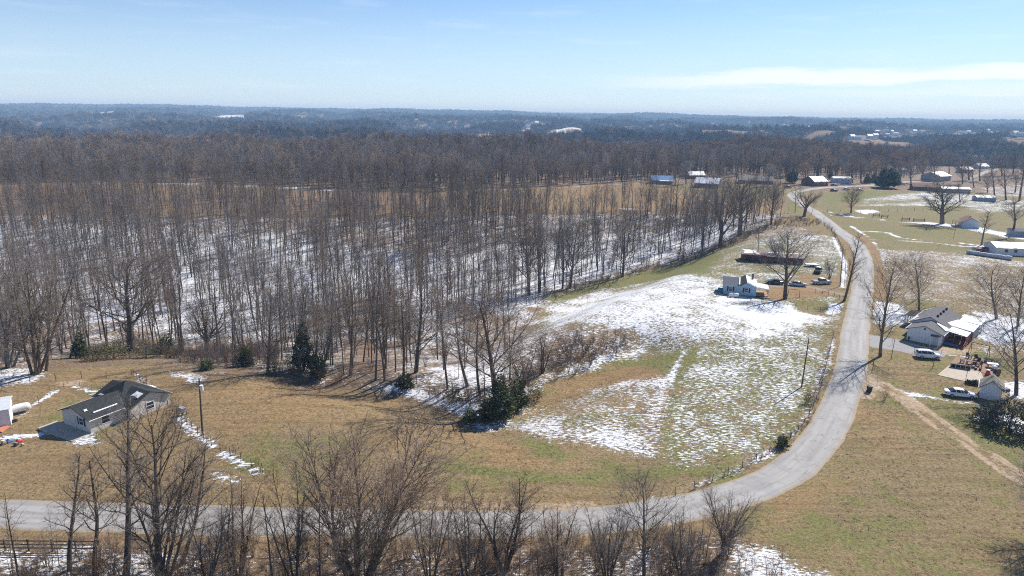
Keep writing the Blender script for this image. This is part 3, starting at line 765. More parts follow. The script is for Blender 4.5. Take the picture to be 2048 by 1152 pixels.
def grow(R, S, p, d, L, r, lv, tb_trunk, tb_crown):
    n = S['seg'][lv]; k = S['sides'][lv]; w = S['wander'][lv]; tr = S['trop'][lv]; tp = S['taper'][lv]
    pts = [p.copy()]; rs = [r]; dirs = [d.copy()]
    for i in range(n):
        d = (d + Vector((R.gauss(0, w), R.gauss(0, w), R.gauss(0, w) + tr))).normalized()
        p = p + d * (L / n); pts.append(p.copy()); rs.append(r * (1 - (i + 1) / n * (1 - tp))); dirs.append(d.copy())
    fat = S.get('fat', 1.0)
    if fat != 1.0: rs2 = [q * (fat if lv >= 2 else 1 + (fat - 1) * .5) for q in rs]
    else: rs2 = rs
    (tb_trunk if lv == 0 else tb_crown).limb(pts, rs2, k, 0 if lv < S['twig_from'] else 1)
    if lv + 1 >= len(S['seg']): return
    nc = S['kids'][lv]
    if lv > 0: nc = max(1, int(nc * R.uniform(0.75, 1.25)))
    t0 = S['t0'][lv]; az = R.uniform(0, 6.28)
    for c in range(nc):
        t = t0 + (1 - t0) * (c + R.uniform(0.1, 0.9)) / nc
        x = t * n; i = min(int(x), n - 1); fr = x - i
        q = pts[i].lerp(pts[i + 1], fr); dd = dirs[i + 1]
        rq = rs[i] + (rs[i + 1] - rs[i]) * fr
        az += 2.4 + R.uniform(-0.4, 0.4) * (0.4 if lv == 0 else 1)
        lo, hi = S['ang'][lv]
        ang = R.uniform(lo, hi)
        u = (t - t0) / (1 - t0 + 1e-6)
        ln = L * S['lr'][lv] * R.uniform(0.7, 1.15) * S['shape'][lv](u)
        grow(R, S, q, side_dir(dd, ang, az), ln, min(rq * 0.8, max(S['rmin'][lv + 1], rq * S['rr'][lv])), lv + 1, tb_trunk, tb_crown)
flat1 = lambda u: 1.0
fall = lambda u: 1.0 - 0.62 * u
dome_ = lambda u: 0.30 + 0.95 * math.sin(math.pi * min(1, 0.12 + 0.80 * (u ** 0.8))) * (1 - 0.25 * u)
SPEC = {
 'forest': dict(h=20, r=0.19, seg=(7, 3, 3, 2, 2), sides=(6, 4, 3, 3, 3), wander=(.035, .13, .18, .25, .3), trop=(.05, .10, .06, .02, 0), taper=(.22, .3, .3, .3, .2),
                kids=(20, 8, 6, 5), t0=(.30, .22, .2, .2), ang=((.45, .85), (.4, .9), (.4, 1.0), (.4, 1.1)), lr=(.27, .5, .5, .55), shape=(fall, fall, flat1, flat1),
                rr=(.42, .5, .5, .6), rmin=(0, .035, .02, .012, .010), twig_from=3),
 'tall': dict(h=22, r=0.20, seg=(8, 3, 3, 2, 2), sides=(6, 4, 3, 3, 3), wander=(.03, .12, .18, .25, .3), trop=(.05, .16, .08, .03, 0), taper=(.18, .3, .3, .3, .2),
                kids=(16, 8, 6, 5), t0=(.46, .2, .2, .2), ang=((.35, .7), (.4, .9), (.4, 1.0), (.4, 1.1)), lr=(.23, .5, .5, .55), shape=(fall, fall, flat1, flat1),
                rr=(.45, .5, .5, .6), rmin=(0, .035, .02, .012, .010), twig_from=3),
 'broad': dict(h=20, r=0.24, seg=(6, 4, 3, 2, 2), sides=(6, 4, 3, 3, 3), wander=(.05, .13, .18, .25, .3), trop=(.05, .09, .06, .02, 0), taper=(.25, .25, .3, .3, .2),
                kids=(18, 9, 7, 5), t0=(.34, .2, .2, .2), ang=((.5, .95), (.4, .9), (.4, 1.0), (.4, 1.1)), lr=(.40, .48, .5, .55), shape=(fall, fall, flat1, flat1),
                rr=(.42, .5, .5, .6), rmin=(0, .035, .02, .013, .011), twig_from=3),
 'grand': dict(h=16, r=0.36, seg=(6, 5, 4, 2, 2), sides=(7, 5, 4, 3, 3), wander=(.04, .12, .16, .22, .3), trop=(.05, .09, .06, .02, 0), taper=(.15, .2, .25, .3, .2),
                kids=(26, 10, 7, 5), t0=(.22, .18, .15, .15), ang=((.65, 1.1), (.4, .9), (.4, .95), (.4, 1.0)), lr=(.52, .45, .5, .6), shape=(dome_, fall, fall, flat1),
                rr=(.40, .45, .5, .65), rmin=(0, .045, .026, .018, .013), twig_from=3),
 'oval': dict(h=16, r=0.25, seg=(7, 4, 3, 2, 2), sides=(7, 4, 3, 3, 3), wander=(.03, .10, .16, .22, .3), trop=(.05, .13, .07, .03, 0), taper=(.12, .25, .3, .3, .2),
                kids=(30, 9, 6, 5), t0=(.16, .18, .2, .2), ang=((.55, .9), (.4, .8), (.4, .9), (.4, 1.1)), lr=(.42, .50, .55, .62), shape=(dome_, fall, flat1, flat1),
                rr=(.38, .45, .5, .65), rmin=(0, .03, .022, .017, .013), twig_from=3),
 'vase': dict(h=15, r=0.42, seg=(3, 6, 4, 2, 2), sides=(8, 6, 4, 3, 3), wander=(.03, .10, .15, .2, .28), trop=(.05, .10, .07, .03, 0), taper=(.8, .16, .2, .3, .2),
                kids=(13, 13, 8, 6), t0=(.45, .12, .15, .15), ang=((.18, .72), (.35, .8), (.4, .9), (.4, 1.0)), lr=(3.2, .46, .52, .62), shape=(flat1, fall, fall, flat1),
                rr=(.36, .38, .45, .6), rmin=(0, .05, .028, .018, .013), twig_from=3, trunk=.23),
 'old': dict(h=14, r=0.55, seg=(3, 6, 4, 3, 2), sides=(8, 6, 4, 3, 3), wander=(.05, .17, .22, .25, .3), trop=(.05, .04, .05, .03, 0), taper=(.8, .2, .2, .3, .2),
                kids=(8, 12, 8, 6), t0=(.5, .25, .2, .2), ang=((.45, 1.05), (.4, 1.0), (.4, 1.0), (.4, 1.0)), lr=(2.6, .48, .5, .6), shape=(flat1, fall, fall, flat1),
                rr=(.5, .42, .45, .6), rmin=(0, .07, .03, .018, .013), twig_from=3, trunk=.26),
 'clump': dict(h=14, r=0.13, seg=(7, 3, 3, 2, 2), sides=(6, 4, 3, 3, 3), wander=(.05, .13, .18, .25, .3), trop=(.05, .12, .07, .03, 0), taper=(.15, .25, .3, .3, .2),
                kids=(18, 7, 6, 5), t0=(.22, .2, .2, .2), ang=((.4, .8), (.4, .9), (.4, 1.0), (.4, 1.1)), lr=(.30, .5, .5, .55), shape=(fall, fall, flat1, flat1),
                rr=(.45, .5, .5, .65), rmin=(0, .028, .02, .016, .013), twig_from=3, stems=5, lean=.20),
 'dome': dict(h=13, r=0.15, seg=(7, 4, 3, 2, 2), sides=(6, 4, 3, 3, 3), wander=(.05, .10, .14, .2, .28), trop=(.045, .10, .07, .03, 0), taper=(.15, .25, .3, .3, .2),
                kids=(22, 8, 6, 5), t0=(.16, .15, .15, .15), ang=((.30, .65), (.35, .8), (.4, .9), (.4, 1.0)), lr=(.36, .5, .52, .6), shape=(dome_, fall, flat1, flat1),
                rr=(.42, .45, .5, .65), rmin=(0, .03, .020, .016, .013), twig_from=3, stems=7, lean=.42),
 'scrub': dict(h=5, r=0.035, seg=(5, 3, 2, 2), sides=(4, 3, 3, 3), wander=(.08, .15, .2, .3), trop=(.05, .09, .05, 0), taper=(.2, .25, .3, .2),
                kids=(9, 6, 4), t0=(.2, .2, .2), ang=((.35, .8), (.4, .9), (.4, 1.0)), lr=(.42, .5, .5), shape=(fall, fall, flat1),
                rr=(.5, .55, .7), rmin=(0, .015, .013, .011), twig_from=2, stems=8, lean=.33),
 'sapling': dict(h=9, r=0.07, seg=(6, 3, 2, 2), sides=(5, 3, 3, 3), wander=(.03, .12, .2, .3), trop=(.05, .06, .05, 0), taper=(.15, .25, .3, .2),
                kids=(22, 6, 4), t0=(.22, .2, .2), ang=((.6, 1.0), (.4, .9), (.4, 1.0)), lr=(.24, .5, .5), shape=(fall, fall, flat1),
                rr=(.4, .55, .6), rmin=(0, .016, .012, .009), twig_from=2),
 'leaner': dict(h=15, r=0.19, seg=(8, 4, 3, 2, 2), sides=(6, 4, 3, 3, 3), wander=(.04, .12, .18, .25, .3), trop=(.03, .10, .06, .02, 0), taper=(.2, .3, .3, .3, .2),
                kids=(22, 8, 6, 5), t0=(.30, .2, .2, .2), ang=((.4, .8), (.4, .9), (.4, 1.0), (.4, 1.1)), lr=(.28, .5, .5, .55), shape=(fall, fall, flat1, flat1),
                rr=(.4, .5, .5, .6), rmin=(0, .03, .018, .012, .009), twig_from=3),
}
def make_tree(kind, seed, fat=1.0):
    S = dict(SPEC[kind], fat=fat); R = random.Random(seed)
    A, B = TB(), TB()
    L = S['h'] * S.get('trunk', 0.97 if 'stems' not in S else 1.0)
    for s in range(S.get('stems', 1)):
        d = UP.copy(); p = Vector((0, 0, -0.25))
        if 'stems' in S:
            a = 6.283 * s / S['stems'] + R.uniform(-.4, .4); ln = S['lean'] * R.uniform(.3, 1.2)
            d = Vector((math.cos(a) * ln, math.sin(a) * ln, 1)).normalized(); p = Vector((math.cos(a) * S['r'] * 1.6, math.sin(a) * S['r'] * 1.6, -0.25))
        grow(R, S, p, d, L * R.uniform(.78, 1.0) if 'stems' in S else L, S['r'] * R.uniform(.8, 1.1), 0, A, B)
    # root flare
    zs = np.array([v[2] for v in B.v]); xy = np.array([(v[0], v[1]) for v in B.v])
    top = float(zs.max()); rad = float(np.percentile(np.hypot(xy[:, 0] - xy[:, 0].mean(), xy[:, 1] - xy[:, 1].mean()), 93))
    return A, B, top, rad
def tb_mesh(name, tbs, mats):
    me = bpy.data.meshes.new(name)
    v = []; f = []; m = []
    for tb in tbs:
        o = len(v); v += tb.v; f += [tuple(i + o for i in q) for q in tb.f]; m += tb.m
    me.from_pydata(v, [], f)
    for x in mats: me.materials.append(MAT[x])
    me.polygons.foreach_set('material_index', m); me.update()
    return me
PROTO = {}
def proto(key, kind, seed, mats=('bark', 'twig'), fat=1.0):
    A, B, top, rad = make_tree(kind, seed, fat)
    PROTO[key] = dict(trunk=tb_mesh('trunk', [A], mats), crown=tb_mesh('crown', [B], mats), tb=(A, B), top=top, rad=rad, mats=mats)
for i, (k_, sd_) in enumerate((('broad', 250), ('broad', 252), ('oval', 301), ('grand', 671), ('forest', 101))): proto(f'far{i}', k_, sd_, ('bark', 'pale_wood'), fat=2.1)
for i in range(4): proto(f'forest{i}', 'forest', 100 + i)
for i in range(3): proto(f'broad{i}', 'broad', 250 + i)
for i in range(3): proto(f'tall{i}', 'tall', 200 + i)
for i in range(3): proto(f'oval{i}', 'oval', 300 + i, ('bark', 'grey_twig'))
for i in range(3): proto(f'vase{i}', 'vase', 400 + i)
for i in range(2): proto(f'old{i}', 'old', 500 + i)
for i in range(3): proto(f'clump{i}', 'clump', 600 + i, ('bark', 'grey_twig'))
proto('dome0', 'dome', 650, ('bark', 'grey_twig'))
for i in range(2): proto(f'grand{i}', 'grand', 670 + i, ('bark', 'grey_twig'))
for i in range(3): proto(f'scrub{i}', 'scrub', 700 + i, ('brush', 'brush'))
for i in range(2): proto(f'sapling{i}', 'sapling', 800 + i)
for i in range(2): proto(f'leaner{i}', 'leaner', 900 + i, ('bark', 'grey_twig'))
for i in range(2): proto(f'weed{i}', 'scrub', 750 + i, ('rust_weed', 'rust_weed'))

def cedar_tb(seed, h, r, full=1.0, n=1500, base=0.06, droop=0.0, lumpy=0.25, tuft=0.42):
    """evergreen: trunk and a crown of short needle sprays filling a ragged cone"""
    R = random.Random(seed); A, B = TB(), TB()
    A.limb([Vector((0, 0, -.2)), Vector((0, 0, h * .5)), Vector((0.02 * h, 0, h * .96))], [0.022 * h + .03, .012 * h + .02, .01], 6)
    ph = [R.uniform(0, 6.28) for _ in range(6)]
    for i in range(n):
        t = base + (1 - base) * (1 - math.sqrt(R.random())) if full < 2 else base + (1 - base) * R.random()
        prof = (1 - t) ** (0.75 if full <= 1 else 0.45) * min(1, 0.45 + (t - base) * 5)
        az = R.uniform(0, 6.283)
        lump = 1 + lumpy * (math.sin(az * 3 + ph[0] + t * 9) + math.sin(az * 5 + ph[1] - t * 17) + math.sin(az * 2 + t * 31 + ph[2])) / 2
        rr = r * prof * lump * math.sqrt(R.uniform(0.25, 1.0))
        p = Vector((math.cos(az) * rr, math.sin(az) * rr, h * t + R.gauss(0, .03 * h)))
        if p.z < .1: p.z = .1
        d = Vector((math.cos(az), math.sin(az), R.uniform(.1, 1.3) - droop)).normalized()
        d = (d + Vector((R.gauss(0, .35), R.gauss(0, .35), R.gauss(0, .25)))).normalized()
        L = tuft * R.uniform(.6, 1.3) * (1 if h > 4 else .6)
        B.limb([p, p + d * L * .5, p + d * L], [L * .20, L * .15, 0], 3)
    return A, B
def cedar_proto(key, mat, *a, **k):
    A, B = cedar_tb(*a, **k)
    PROTO[key] = dict(trunk=tb_mesh('trunk', [A], ('bark',)), crown=tb_mesh('crown', [B], (mat,)), tb=(A, B), top=a[1], rad=a[2], mats=('bark', mat))
cedar_proto('cedar0', 'needle', 1, 8.0, 1.7, n=1250, lumpy=.5, tuft=.5)
cedar_proto('cedar1', 'needle', 2, 6.0, 1.9, full=1.2, n=1150, lumpy=.55, tuft=.46)
cedar_proto('cedar2', 'needle_olive', 3, 4.0, 2.0, full=1.2, n=900, lumpy=.55, tuft=.42)
cedar_proto('pine0', 'pine', 4, 14.0, 5.0, full=1.2, n=3200, base=.12, droop=.5, lumpy=.3, tuft=.95)
cedar_proto('round0', 'needle_olive', 5, 9.0, 4.0, full=1.3, n=2000, base=.08, lumpy=.15, tuft=.8)
cedar_proto('bush0', 'wreath', 6, 3.2, 3.4, full=1.3, n=2600, base=.03, lumpy=.22, tuft=.5)

TREE_N = [0]
def put_tree(key, loc, rz, sxy, sz, label, group=None, name='bare_tree', cat='tree', tilt=(0, 0)):
    P = PROTO[key]
    r = thing(name, label, cat, loc, rz, group)
    r.rotation_euler = (tilt[0], tilt[1], rz); r.scale = (sxy, sxy, sz)
    for nm in ('trunk', 'crown'):
        o = bpy.data.objects.new(nm, P[nm]); COL.objects.link(o); o.parent = r
    TREE_N[0] += 1
    return r
def height_for(x, y, z0, top_py):
    lo, hi = 0.2, 60.0
    for _ in range(40):
        m = (lo + hi) / 2
        if PX(x, y, z0 + m)[1] > top_py: lo = m
        else: hi = m
    return lo
def tree_at(key, base, top, w, label, group=None, name='bare_tree', cat='tree', rz=None):
    """a tree whose foot stands on the ground seen at photo pixel BASE, reaching up to TOP, crown about W photo pixels across"""
    x, y = G(*base); z = hz(x, y)
    h = height_for(x, y, z, top[1]); D = depth(x, y, z)
    P = PROTO[key]
    sxy = (w * D / F / 2) / P['rad']; sz = h / P['top']
    sxy = min(max(sxy, sz * .5), sz * 1.8)
    # lean: where the tip should be against where an upright stem would end
    ux = PX(x, y, z + h)[0]
    lean = math.atan2((top[0] - ux) * D / F, h)
    lean = max(-.3, min(.3, lean))
    r = put_tree(key, (x, y, z), 0, sxy, sz, label, group, name, cat)
    r.rotation_mode = 'XYZ'
    m = Matrix.Rotation(lean, 3, 'Y') @ Matrix.Rotation(rnd.uniform(0, 6.28) if rz is None else rz, 3, 'Z')
    r.rotation_euler = m.to_euler()
    return r

# --- woodland: the nearest 300 trees stand as trees, everything further back is one mass
def scatter(name, label, cat, pts, scl, rz, idx, keys=None, meshes=None, zs=None, tilt=.055):
    me = bpy.data.meshes.new(name)
    me.from_pydata([tuple(p) for p in pts], [], [])
    for nm, ty, arr in (('scl', 'FLOAT', scl), ('rz', 'FLOAT', rz), ('idx', 'INT', idx), ('sz', 'FLOAT', zs if zs is not None else scl)):
        a = me.attributes.new(nm, ty, 'POINT'); a.data.foreach_set('value', np.asarray(arr, np.int32 if ty == 'INT' else np.float32))
    c = bpy.data.collections.new(name + ' kinds')
    for i, k in enumerate(keys or range(len(meshes))):
        m_ = tb_mesh('kind', PROTO[k]['tb'], PROTO[k]['mats']) if keys else meshes[i]
        o = bpy.data.objects.new(f'{i:02d} kind', m_); c.objects.link(o)
    o = link(name, me)
    ng = bpy.data.node_groups.new(name, 'GeometryNodeTree')
    ng.interface.new_socket('Geometry', in_out='INPUT', socket_type='NodeSocketGeometry')
    ng.interface.new_socket('Geometry', in_out='OUTPUT', socket_type='NodeSocketGeometry')
    I = ng.nodes.new('NodeGroupInput'); O = ng.nodes.new('NodeGroupOutput')
    ci = ng.nodes.new('GeometryNodeCollectionInfo'); ci.inputs[0].default_value = c; ci.inputs['Separate Children'].default_value = True; ci.inputs['Reset Children'].default_value = True
    ip = ng.nodes.new('GeometryNodeInstanceOnPoints'); ip.inputs['Pick Instance'].default_value = True
    def att(nm, ty):
        n = ng.nodes.new('GeometryNodeInputNamedAttribute'); n.data_type = ty; n.inputs[0].default_value = nm; return n.outputs[0]
    cr = ng.nodes.new('ShaderNodeCombineXYZ'); ng.links.new(att('rz', 'FLOAT'), cr.inputs[2])
    for q in (0, 1):
        rv = ng.nodes.new('FunctionNodeRandomValue'); rv.data_type = 'FLOAT'; rv.inputs[2].default_value = -tilt; rv.inputs[3].default_value = tilt; rv.inputs['Seed'].default_value = q
        ng.links.new(rv.outputs[1], cr.inputs[q])
    cs = ng.nodes.new('ShaderNodeCombineXYZ'); s_ = att('scl', 'FLOAT')
    ng.links.new(s_, cs.inputs[0]); ng.links.new(s_, cs.inputs[1]); ng.links.new(att('sz', 'FLOAT'), cs.inputs[2])
    ng.links.new(I.outputs[0], ip.inputs['Points']); ng.links.new(ci.outputs[0], ip.inputs['Instance'])
    ng.links.new(att('idx', 'INT'), ip.inputs['Instance Index']); ng.links.new(cr.outputs[0], ip.inputs['Rotation']); ng.links.new(cs.outputs[0], ip.inputs['Scale'])
    ng.links.new(ip.outputs[0], O.inputs[0])
    md = o.modifiers.new('scatter', 'NODES'); md.node_group = ng
    o['kind'] = 'stuff'; o['label'] = label
    return o
def jitter_points(x0, x1, y0, y1, step):
    xs = np.arange(x0, x1, step); ys = np.arange(y0, y1, step)
    X, Y = np.meshgrid(xs, ys); X = X.ravel() + rng.uniform(-.48, .48, X.size) * step; Y = Y.ravel() + rng.uniform(-.48, .48, Y.size) * step
    return X, Y
def to_px(X, Y, Z):
    c = np.stack([X, Y, Z - CAMH], 0); q = CM.T @ c
    w = -q[2]
    w = np.where(w < 1, 1, w)
    return 1024 + F * q[0] / w, 576 - F * q[1] / w, -q[2]
woods_w = gp(*WOODS_PX)
wx = [p[0] for p in woods_w]; wy = [p[1] for p in woods_w]
X, Y = jitter_points(min(wx), max(wx), min(wy), max(wy), 3.7)
keep = inside(X, Y, woods_w)
edge_d = seg_dist(X, Y, woods_w + [woods_w[0]])
dens = fbm(X / 22, Y / 22, 3)
strip_ = gp((-300, 380), (0, 380), (400, 383), (660, 392), (820, 404), (1000, 414), (1300, 420), (1300, 428), (700, 438), (400, 432), (0, 428), (-300, 424))
pr = (0.50 + 1.5 * (dens - 0.5)) * np.where(inside(X, Y, strip_), .62, 1.0)
# thinner round the gully and the two big old trees at the corner of the field
thin = gp((985, 835), (1040, 790), (1020, 740), (1040, 690), (1070, 610), (900, 640), (830, 720), (820, 785), (905, 808))
pr = np.where(inside(X, Y, thin), pr * 0.35, pr)
keep &= rng.random(X.size) < pr
X, Y = X[keep], Y[keep]
Z = H(X, Y)
pxx, pyy, dd = to_px(X, Y, Z)
inframe = (pxx > -20) & (pxx < 2068) & (pyy < 1140) & (dd > 0)
order = np.argsort(np.where(inframe, dd, 1e9))
order_far = order[190:]
WOOD_KEYS = ['forest0', 'forest1', 'forest2', 'forest3', 'tall0', 'tall1', 'tall2', 'broad0', 'broad1']
BACK_KEYS = ['far0', 'far1', 'far2', 'far4', 'far0']
def front_scale(d): return rng.uniform(.72, 1.02, d.size)
sc = rng.uniform(.62, 1.08, X.size) * np.where(rng.random(X.size) < .18, .62, 1.0)
zx = sc * rng.uniform(.85, 1.12, X.size)
for i in order[:190]:
    put_tree(WOOD_KEYS[rng.integers(9)], (X[i], Y[i], Z[i] - .1), rnd.uniform(0, 6.28), sc[i] * rnd.uniform(.85, 1.15), zx[i],
             'slender leafless tree in the front ranks of the crowded woods, snow round its foot', 'leafless woods on the snowy slope', tilt=(rnd.gauss(0, .05), rnd.gauss(0, .05)))
of = order_far[np.isfinite(dd[order_far])]
scatter('woods', 'deep leafless woods on the snowy slope behind the front trees', 'woods', np.stack([X[of], Y[of], Z[of] - .1], 1), sc[of] * 1.02, rng.uniform(0, 6.28, of.size), rng.integers(0, 9, of.size), WOOD_KEYS, zs=zx[of])

# --- the back woods beyond the brown field, then the far ridges
def far_tb(seed, h, spread, nb, thick):
    R = random.Random(seed); A = TB()
    A.limb([Vector((0, 0, -1)), Vector((0, 0, h * .55)), Vector((R.gauss(0, .4), R.gauss(0, .4), h * .9))], [.20, .14, .0], 3)
    for i in range(nb):
        t = R.uniform(.38, .9); az = R.uniform(0, 6.283)
        p = Vector((0, 0, h * t)); out = spread * (1 - .55 * (t - .38) / .52) * R.uniform(.5, 1.1)
        q = p + Vector((math.cos(az) * out, math.sin(az) * out, out * R.uniform(.7, 1.5)))
        q.z = min(q.z, h * (1 - .30 * (math.hypot(q.x, q.y) / spread) ** 2) * R.uniform(.92, 1))
        A.limb([p, p.lerp(q, .55) + Vector((R.gauss(0, .2), R.gauss(0, .2), -.2)), q], [thick * 1.6, thick, 0], 3)
        for k in range(5):
            s = p.lerp(q, R.uniform(.4, 1)); e = s + Vector((R.gauss(0, .8), R.gauss(0, .8), R.uniform(.4, 2.0)))
            A.limb([s, s.lerp(e, .5), e], [thick, thick * .7, 0], 3, 1)
    return A
far_meshes = []
for i in range(5):
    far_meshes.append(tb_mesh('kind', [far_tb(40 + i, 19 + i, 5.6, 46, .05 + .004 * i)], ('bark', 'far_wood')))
back_front = gp((-300, 368), (0, 368), (300, 364), (660, 377), (760, 383), (900, 383), (1100, 374), (1250, 365), (1300, 366), (1420, 352), (1500, 352), (1560, 358), (1640, 352), (1700, 360), (1800, 356), (1850, 346), (1960, 335), (2100, 322), (2300, 310))
bf = np.array(back_front)
azf = np.arctan2(bf[:, 0], bf[:, 1]); rf = np.hypot(bf[:, 0], bf[:, 1]); o_ = np.argsort(azf)
X, Y = jitter_points(-800, 950, 250, 1150, 6.2)
A_ = np.arctan2(X, Y); R_ = np.hypot(X, Y)
lim = np.interp(A_, azf[o_], rf[o_])
town = (X > 230) & (R_ > 470)
pr = np.where(town, .62 + .3 * (fbm(X / 60, Y / 60, 2) > .5), .92)
keep = (R_ > lim + 3) & (np.abs(A_) < .78) & (rng.random(X.size) < pr)
for hx_, hy_ in [G(*p) for p in ((1324, 368), (1412, 376), (1395, 358), (1512, 368), (1642, 372), (1685, 366), (1890, 362), (1853, 382), (1790, 345), (1935, 345), (1968, 338), (1912, 325), (1856, 301), (2012, 320), (1955, 318), (2040, 312))]:
    keep &= (np.hypot(X - hx_, Y - hy_) > 15) & ~((np.hypot(X - hx_ * .95, Y - hy_ * .95) < 13) & (rng.random(X.size) < .75))
X, Y = X[keep], Y[keep]; Z = H(X, Y); R_ = np.hypot(X, Y)
nearb = R_ < 640
s = rng.uniform(.66, 1.02, X.size) * (0.52 + 0.95 * fbm(X / 75, Y / 75, 3))
i1 = np.nonzero(nearb)[0]; i2 = np.nonzero(~nearb)[0]
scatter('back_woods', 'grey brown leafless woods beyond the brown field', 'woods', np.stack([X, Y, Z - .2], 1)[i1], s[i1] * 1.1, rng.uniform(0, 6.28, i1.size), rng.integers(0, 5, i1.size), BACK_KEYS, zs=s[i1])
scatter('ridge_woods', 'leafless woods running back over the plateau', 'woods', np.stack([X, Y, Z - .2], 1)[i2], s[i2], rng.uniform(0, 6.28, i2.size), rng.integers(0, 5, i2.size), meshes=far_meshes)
# far hills: tree crowns get coarser with distance
def hill_tb(seed, h, spread, nb, thick):
    R = random.Random(seed); A = TB()
    for i in range(nb):
        az = R.uniform(0, 6.283); rr = spread * math.sqrt(R.random())
        p = Vector((math.cos(az) * rr, math.sin(az) * rr, h * R.uniform(.05, .5)))
        top = h * (R.uniform(.6, 1.0) * (1 - .35 * (rr / spread) ** 2))
        e = Vector((p.x + R.gauss(0, 1), p.y + R.gauss(0, 1), top))
        A.limb([p, p.lerp(e, .6), e], [thick * .7, thick, 0], 3, 1)
    return A
hill_meshes = [tb_mesh('kind', [hill_tb(60 + i, 19 + 2 * i, 6.0, 60, .26)], ('bark', 'hill_wood')) for i in range(4)]
hill_meshes2 = [tb_mesh('kind', [hill_tb(80 + i, 19 + 3 * i, 14, 70, .9)], ('bark', 'hill_wood')) for i in range(3)]
town_px = [(1568, 254), (1576, 255), (1600, 258), (1618, 259), (1640, 257), (1745, 272), (1755, 268), (1762, 275), (1772, 266), (1775, 274), (1785, 268), (1792, 272), (1752, 279), (1740, 281), (1768, 281), (1830, 267), (1858, 275), (1870, 276), (1880, 277),
           (1900, 277), (1910, 276), (1925, 270), (1938, 269), (1945, 273), (1978, 266), (1985, 272), (1995, 272), (2025, 272), (2032, 274), (2044, 276), (1706, 282), (1716, 284), (1412, 252), (1425, 251), (1050, 262), (1075, 250)]
TOWN_W = gp(*town_px)
def hill_ring(name, label, r0, r1, step, meshes, p=0.9):
    X, Y = jitter_points(-r1 * .82, r1 * .82, r0 * .6, r1, step)
    R_ = np.hypot(X, Y); A_ = np.arctan2(X, Y)
    k = (R_ > r0) & (R_ < r1) & (np.abs(A_) < .76)
    X, Y = X[k], Y[k]; R_ = R_[k]; A_ = A_[k]
    clear = fbm(X / 260 + 4, Y / 260 + 9, 3)
    k = (rng.random(X.size) < p) & (clear < np.where(A_ > .2, .72, .9))
    for c in CLEAR_W:
        for q_ in (1.0, .99, .98, .97, .96): k &= ~inside(X / q_, Y / q_, c)
    for hx_, hy_ in TOWN_W: k &= (np.hypot(X - hx_, Y - hy_) > 22) & (np.hypot(X - hx_ * .975, Y - hy_ * .975) > 30)
    X, Y = X[k], Y[k]; Z = H(X, Y)
    s = rng.uniform(.7, 1.1, X.size)
    scatter(name, label, 'woods', np.stack([X, Y, Z - 1], 1), s, rng.uniform(0, 6.28, X.size), rng.integers(0, len(meshes), X.size), meshes=meshes)
hill_ring('hill_woods', 'bluish leafless woods on the nearer hills', 1100, 2600, 10, hill_meshes)
hill_ring('distant_hill_woods', 'blue hazy woods on the far ridges', 2600, 7000, 27, hill_meshes2)
# ------------------------------------------------------------------ single trees, each at its place
FG = 'bare trees along the near road verge'
for a in [
 # key, base px, top px, crown width px, label
 ('dome0', (720, 1172), (715, 838), 330, 'biggest bare tree at the bottom of the photo, broad spreading crown over the road'),
 ('clump0', (592, 1172), (575, 930), 130, 'bare multi-stemmed tree tucked against the left side of the biggest spreading tree'),
 ('leaner0', (252, 1150), (230, 800), 170, 'tall straight bare tree rising in front of the dark-roofed house'),
 ('grand1', (318, 1158), (286, 772), 200, 'bare tree with a bushy crown hiding the dark-roofed house'),
 ('clump1', (328, 1165), (335, 868), 170, 'bare tree with several upright stems just right of the dark-roofed house'),
 ('leaner1', (362, 1130), (432, 872), 120, 'bare tree leaning to the right towards the utility pole'),
 ('leaner0', (138, 1140), (112, 905), 110, 'thin bare tree leaning left behind the board fence'),
 ('leaner1', (190, 1152), (178, 893), 130, 'bare tree at the right end of the board fence'),
 ('clump2', (478, 1150), (482, 935), 105, 'small bare forked tree below the snowy wire fence end'),
 ('sapling0', (545, 1160), (520, 985), 90, 'slim bare sapling left of the biggest spreading tree'),
 ('clump0', (860, 1180), (855, 945), 120, 'low bare multi-stemmed tree right of the biggest spreading tree'),
 ('clump1', (1008, 1140), (1005, 935), 165, 'bare round-topped clump of stems beside the lowest stretch of road'),
 ('oval0', (1288, 1150), (1290, 905), 155, 'upright bare tree at the inner side of the road bend'),
 ('clump0', (1215, 1168), (1210, 985), 110, 'bare bushy tree just left of the upright tree at the bend'),
 ('clump2', (935, 1170), (930, 975), 100, 'low bare forked tree left of the round-topped clump'),
 ('clump1', (415, 1168), (420, 985), 110, 'low bare clump below the foot of the utility pole'),
 ('sapling0', (640, 1172), (632, 960), 80, 'slim bare stem half hidden in the biggest spreading tree'),
 ('clump1', (1365, 1160), (1368, 1020), 100, 'low bare bush-like tree below the road bend'),
 ('vase1', (1446, 1108), (1452, 955), 130, 'small spreading bare tree standing alone below the road bend'),
 ('clump2', (1120, 1165), (1110, 1000), 110, 'low bare bushy tree between the round-topped clump and the upright tree'),
 ('sapling1', (40, 1170), (30, 960), 110, 'thin bare sapling at the left edge by the board fence'),
 ('dome0', (2135, 1100), (2120, 950), 170, 'bare twiggy tree cut off by the right edge of the brown meadow'),
]:
    tree_at(*a, group=FG)
RS = 'bare trees around the houses and along the country road'
